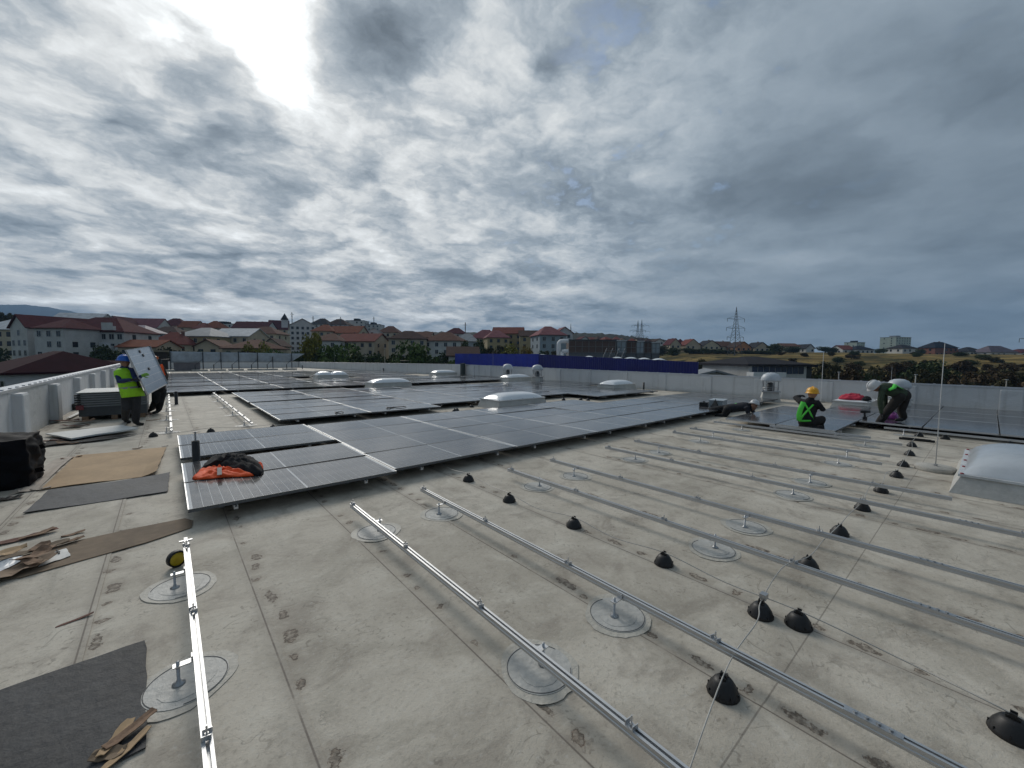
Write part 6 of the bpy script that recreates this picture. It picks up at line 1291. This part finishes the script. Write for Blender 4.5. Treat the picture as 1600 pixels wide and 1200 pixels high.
J = dict(hip=at(1260, 658, D4), chest=at(1263, 636, D4), neck=at(1266.5, 624, D4), head=at(1269.5, 616, D4), shL=at(1252, 628, D4+.05), shR=at(1276, 629, D4-.05), elL=at(1243, 621.5, D4+.25), wrL=at(1250, 619, D4+.45), elR=at(1286, 640, D4-.05), wrR=at(1278, 633, D4+.25), knL=at(1270, 671, D4+.05), ankL=Z(grd(1250, 675), .08), knR=at(1284, 655, D4+.2), ankR=Z(grd(1278, 672), .09), hjL=at(1256, 661, D4), hjR=at(1265, 661, D4))
J['knL'].z = .09
J['toeL'] = J['ankL']+Vector((-.12, -.02, -.03)); J['toeR'] = J['ankR']+Vector((.15, .02, -.05))
r4_, Jw, I = person('worker in black with yellow helmet and green harness kneeling before the panels', J, (.55, -.83, 0), (.85, .45, -.1), dict(top='black', sleeve='black', fore='black', legs='brown', boot='boot'), mat('helmet_yellow', (.75, .36, .01), .35, var=.08), head_up=(0, 0, 1))
bk = Vector((-I['base'].x, -I['base'].y, 0)).normalized(); R_ = Vector((bk.y*-1, bk.x, 0)); R_ = R_ if R_.x > 0 else R_
def bp(a, h): return I['hip'].lerp(I['nk'], h)+CR*a*1.0+bk*(.158 if abs(a) < .1 else .135)+Vector((0, 0, 0))
strap(r4_, [bp(-.15, .9), bp(-.06, .7), bp(.02, .5), bp(.09, .3), bp(.15, .08)], .036, M_strap, bk); strap(r4_, [bp(.13, .9), bp(.05, .7), bp(-.03, .5), bp(-.1, .3), bp(-.15, .08)], .036, M_strap, bk)
strap(r4_, [bp(-.15, .9), bp(-.19, .6), bp(-.2, .3), bp(-.17, .06)], .10, M_strap, bk); strap(r4_, [bp(-.18, .06), bp(-.05, .05), bp(.08, .055), bp(.16, .09)], .04, M_strap, bk)
D5 = 13.75
J = dict(hip=at(1411, 617, D5+.25), chest=at(1389, 608, D5+.1), neck=at(1376, 606, D5), head=at(1367, 604, D5-.05), shL=at(1379, 610, D5-.12), shR=at(1381, 607, D5+.25), elL=at(1375, 627, D5-.18), wrL=at(1377, 645, D5-.15), elR=at(1383, 627, D5+.3), wrR=at(1382, 646, D5+.2), knL=at(1385, 645, D5+.02), ankL=Z(grd(1370, 670), .10), knR=at(1408, 642, D5+.35), ankR=at(1412, 660, D5+.3), hjL=at(1406, 620, D5+.12), hjR=at(1413, 620, D5+.38))
J['ankR'].z = ZT+.10
J['toeL'] = J['ankL']+Vector((-.10, .14, -.055)); J['toeR'] = J['ankR']+Vector((-.09, .13, -.055))
r5_, Jw, I = person('worker in green camouflage jacket and white helmet bending down, legs apart', J, (.85, -.5, .1), (-.45, .55, -.75), dict(top='camo', sleeve='camo', fore='camo', legs='brown', boot='boot'), mat('helmet_white', (.62, .62, .62), .35), head_up=(-.55, .55, .6))
c = Vector((-I['base'].x, -I['base'].y, 0)).normalized()
tp = lambda f, a, o: I['hip'].lerp(I['ch'], f)+Vector((0, 0, .168*math.cos(a)+.004))+c*(.215*math.sin(a)+o)
strap(r5_, [tp(.62, -.6, 0), tp(.62, 0, 0), tp(.60, .5, 0), tp(.66, 1.0, .01), tp(.85, 1.4, .015), tp(1.0, 1.7, .01)], .085, M_strap, (0, -.3, 1)); strap(r5_, [tp(.62, 0, .003), tp(.45, .35, .01), tp(.25, .5, .015), tp(.05, .55, .015)], .085, M_strap, (0, -.4, 1))

# ------------------------------------------------------------------ haze
if HAZE:
    q = MB(); q.box(-4500, 4500, -4500, 4500, -11, 345); hz = q.build('haze', None); hz.data.materials.clear()
    hm = bpy.data.materials.new('haze_air'); hm.use_nodes = True; hn = hm.node_tree; hn.nodes.clear(); ho = hn.nodes.new('ShaderNodeOutputMaterial'); hv_ = hn.nodes.new('ShaderNodeVolumePrincipled')
    hv_.inputs['Color'].default_value = (.40, .66, 1.0, 1); hv_.inputs['Density'].default_value = HAZE; hn.links.new(hv_.outputs[0], ho.inputs['Volume']); hz.data.materials.append(hm); hz['kind'] = 'stuff'; hz['label'] = 'thin blue haze over the town and hills'
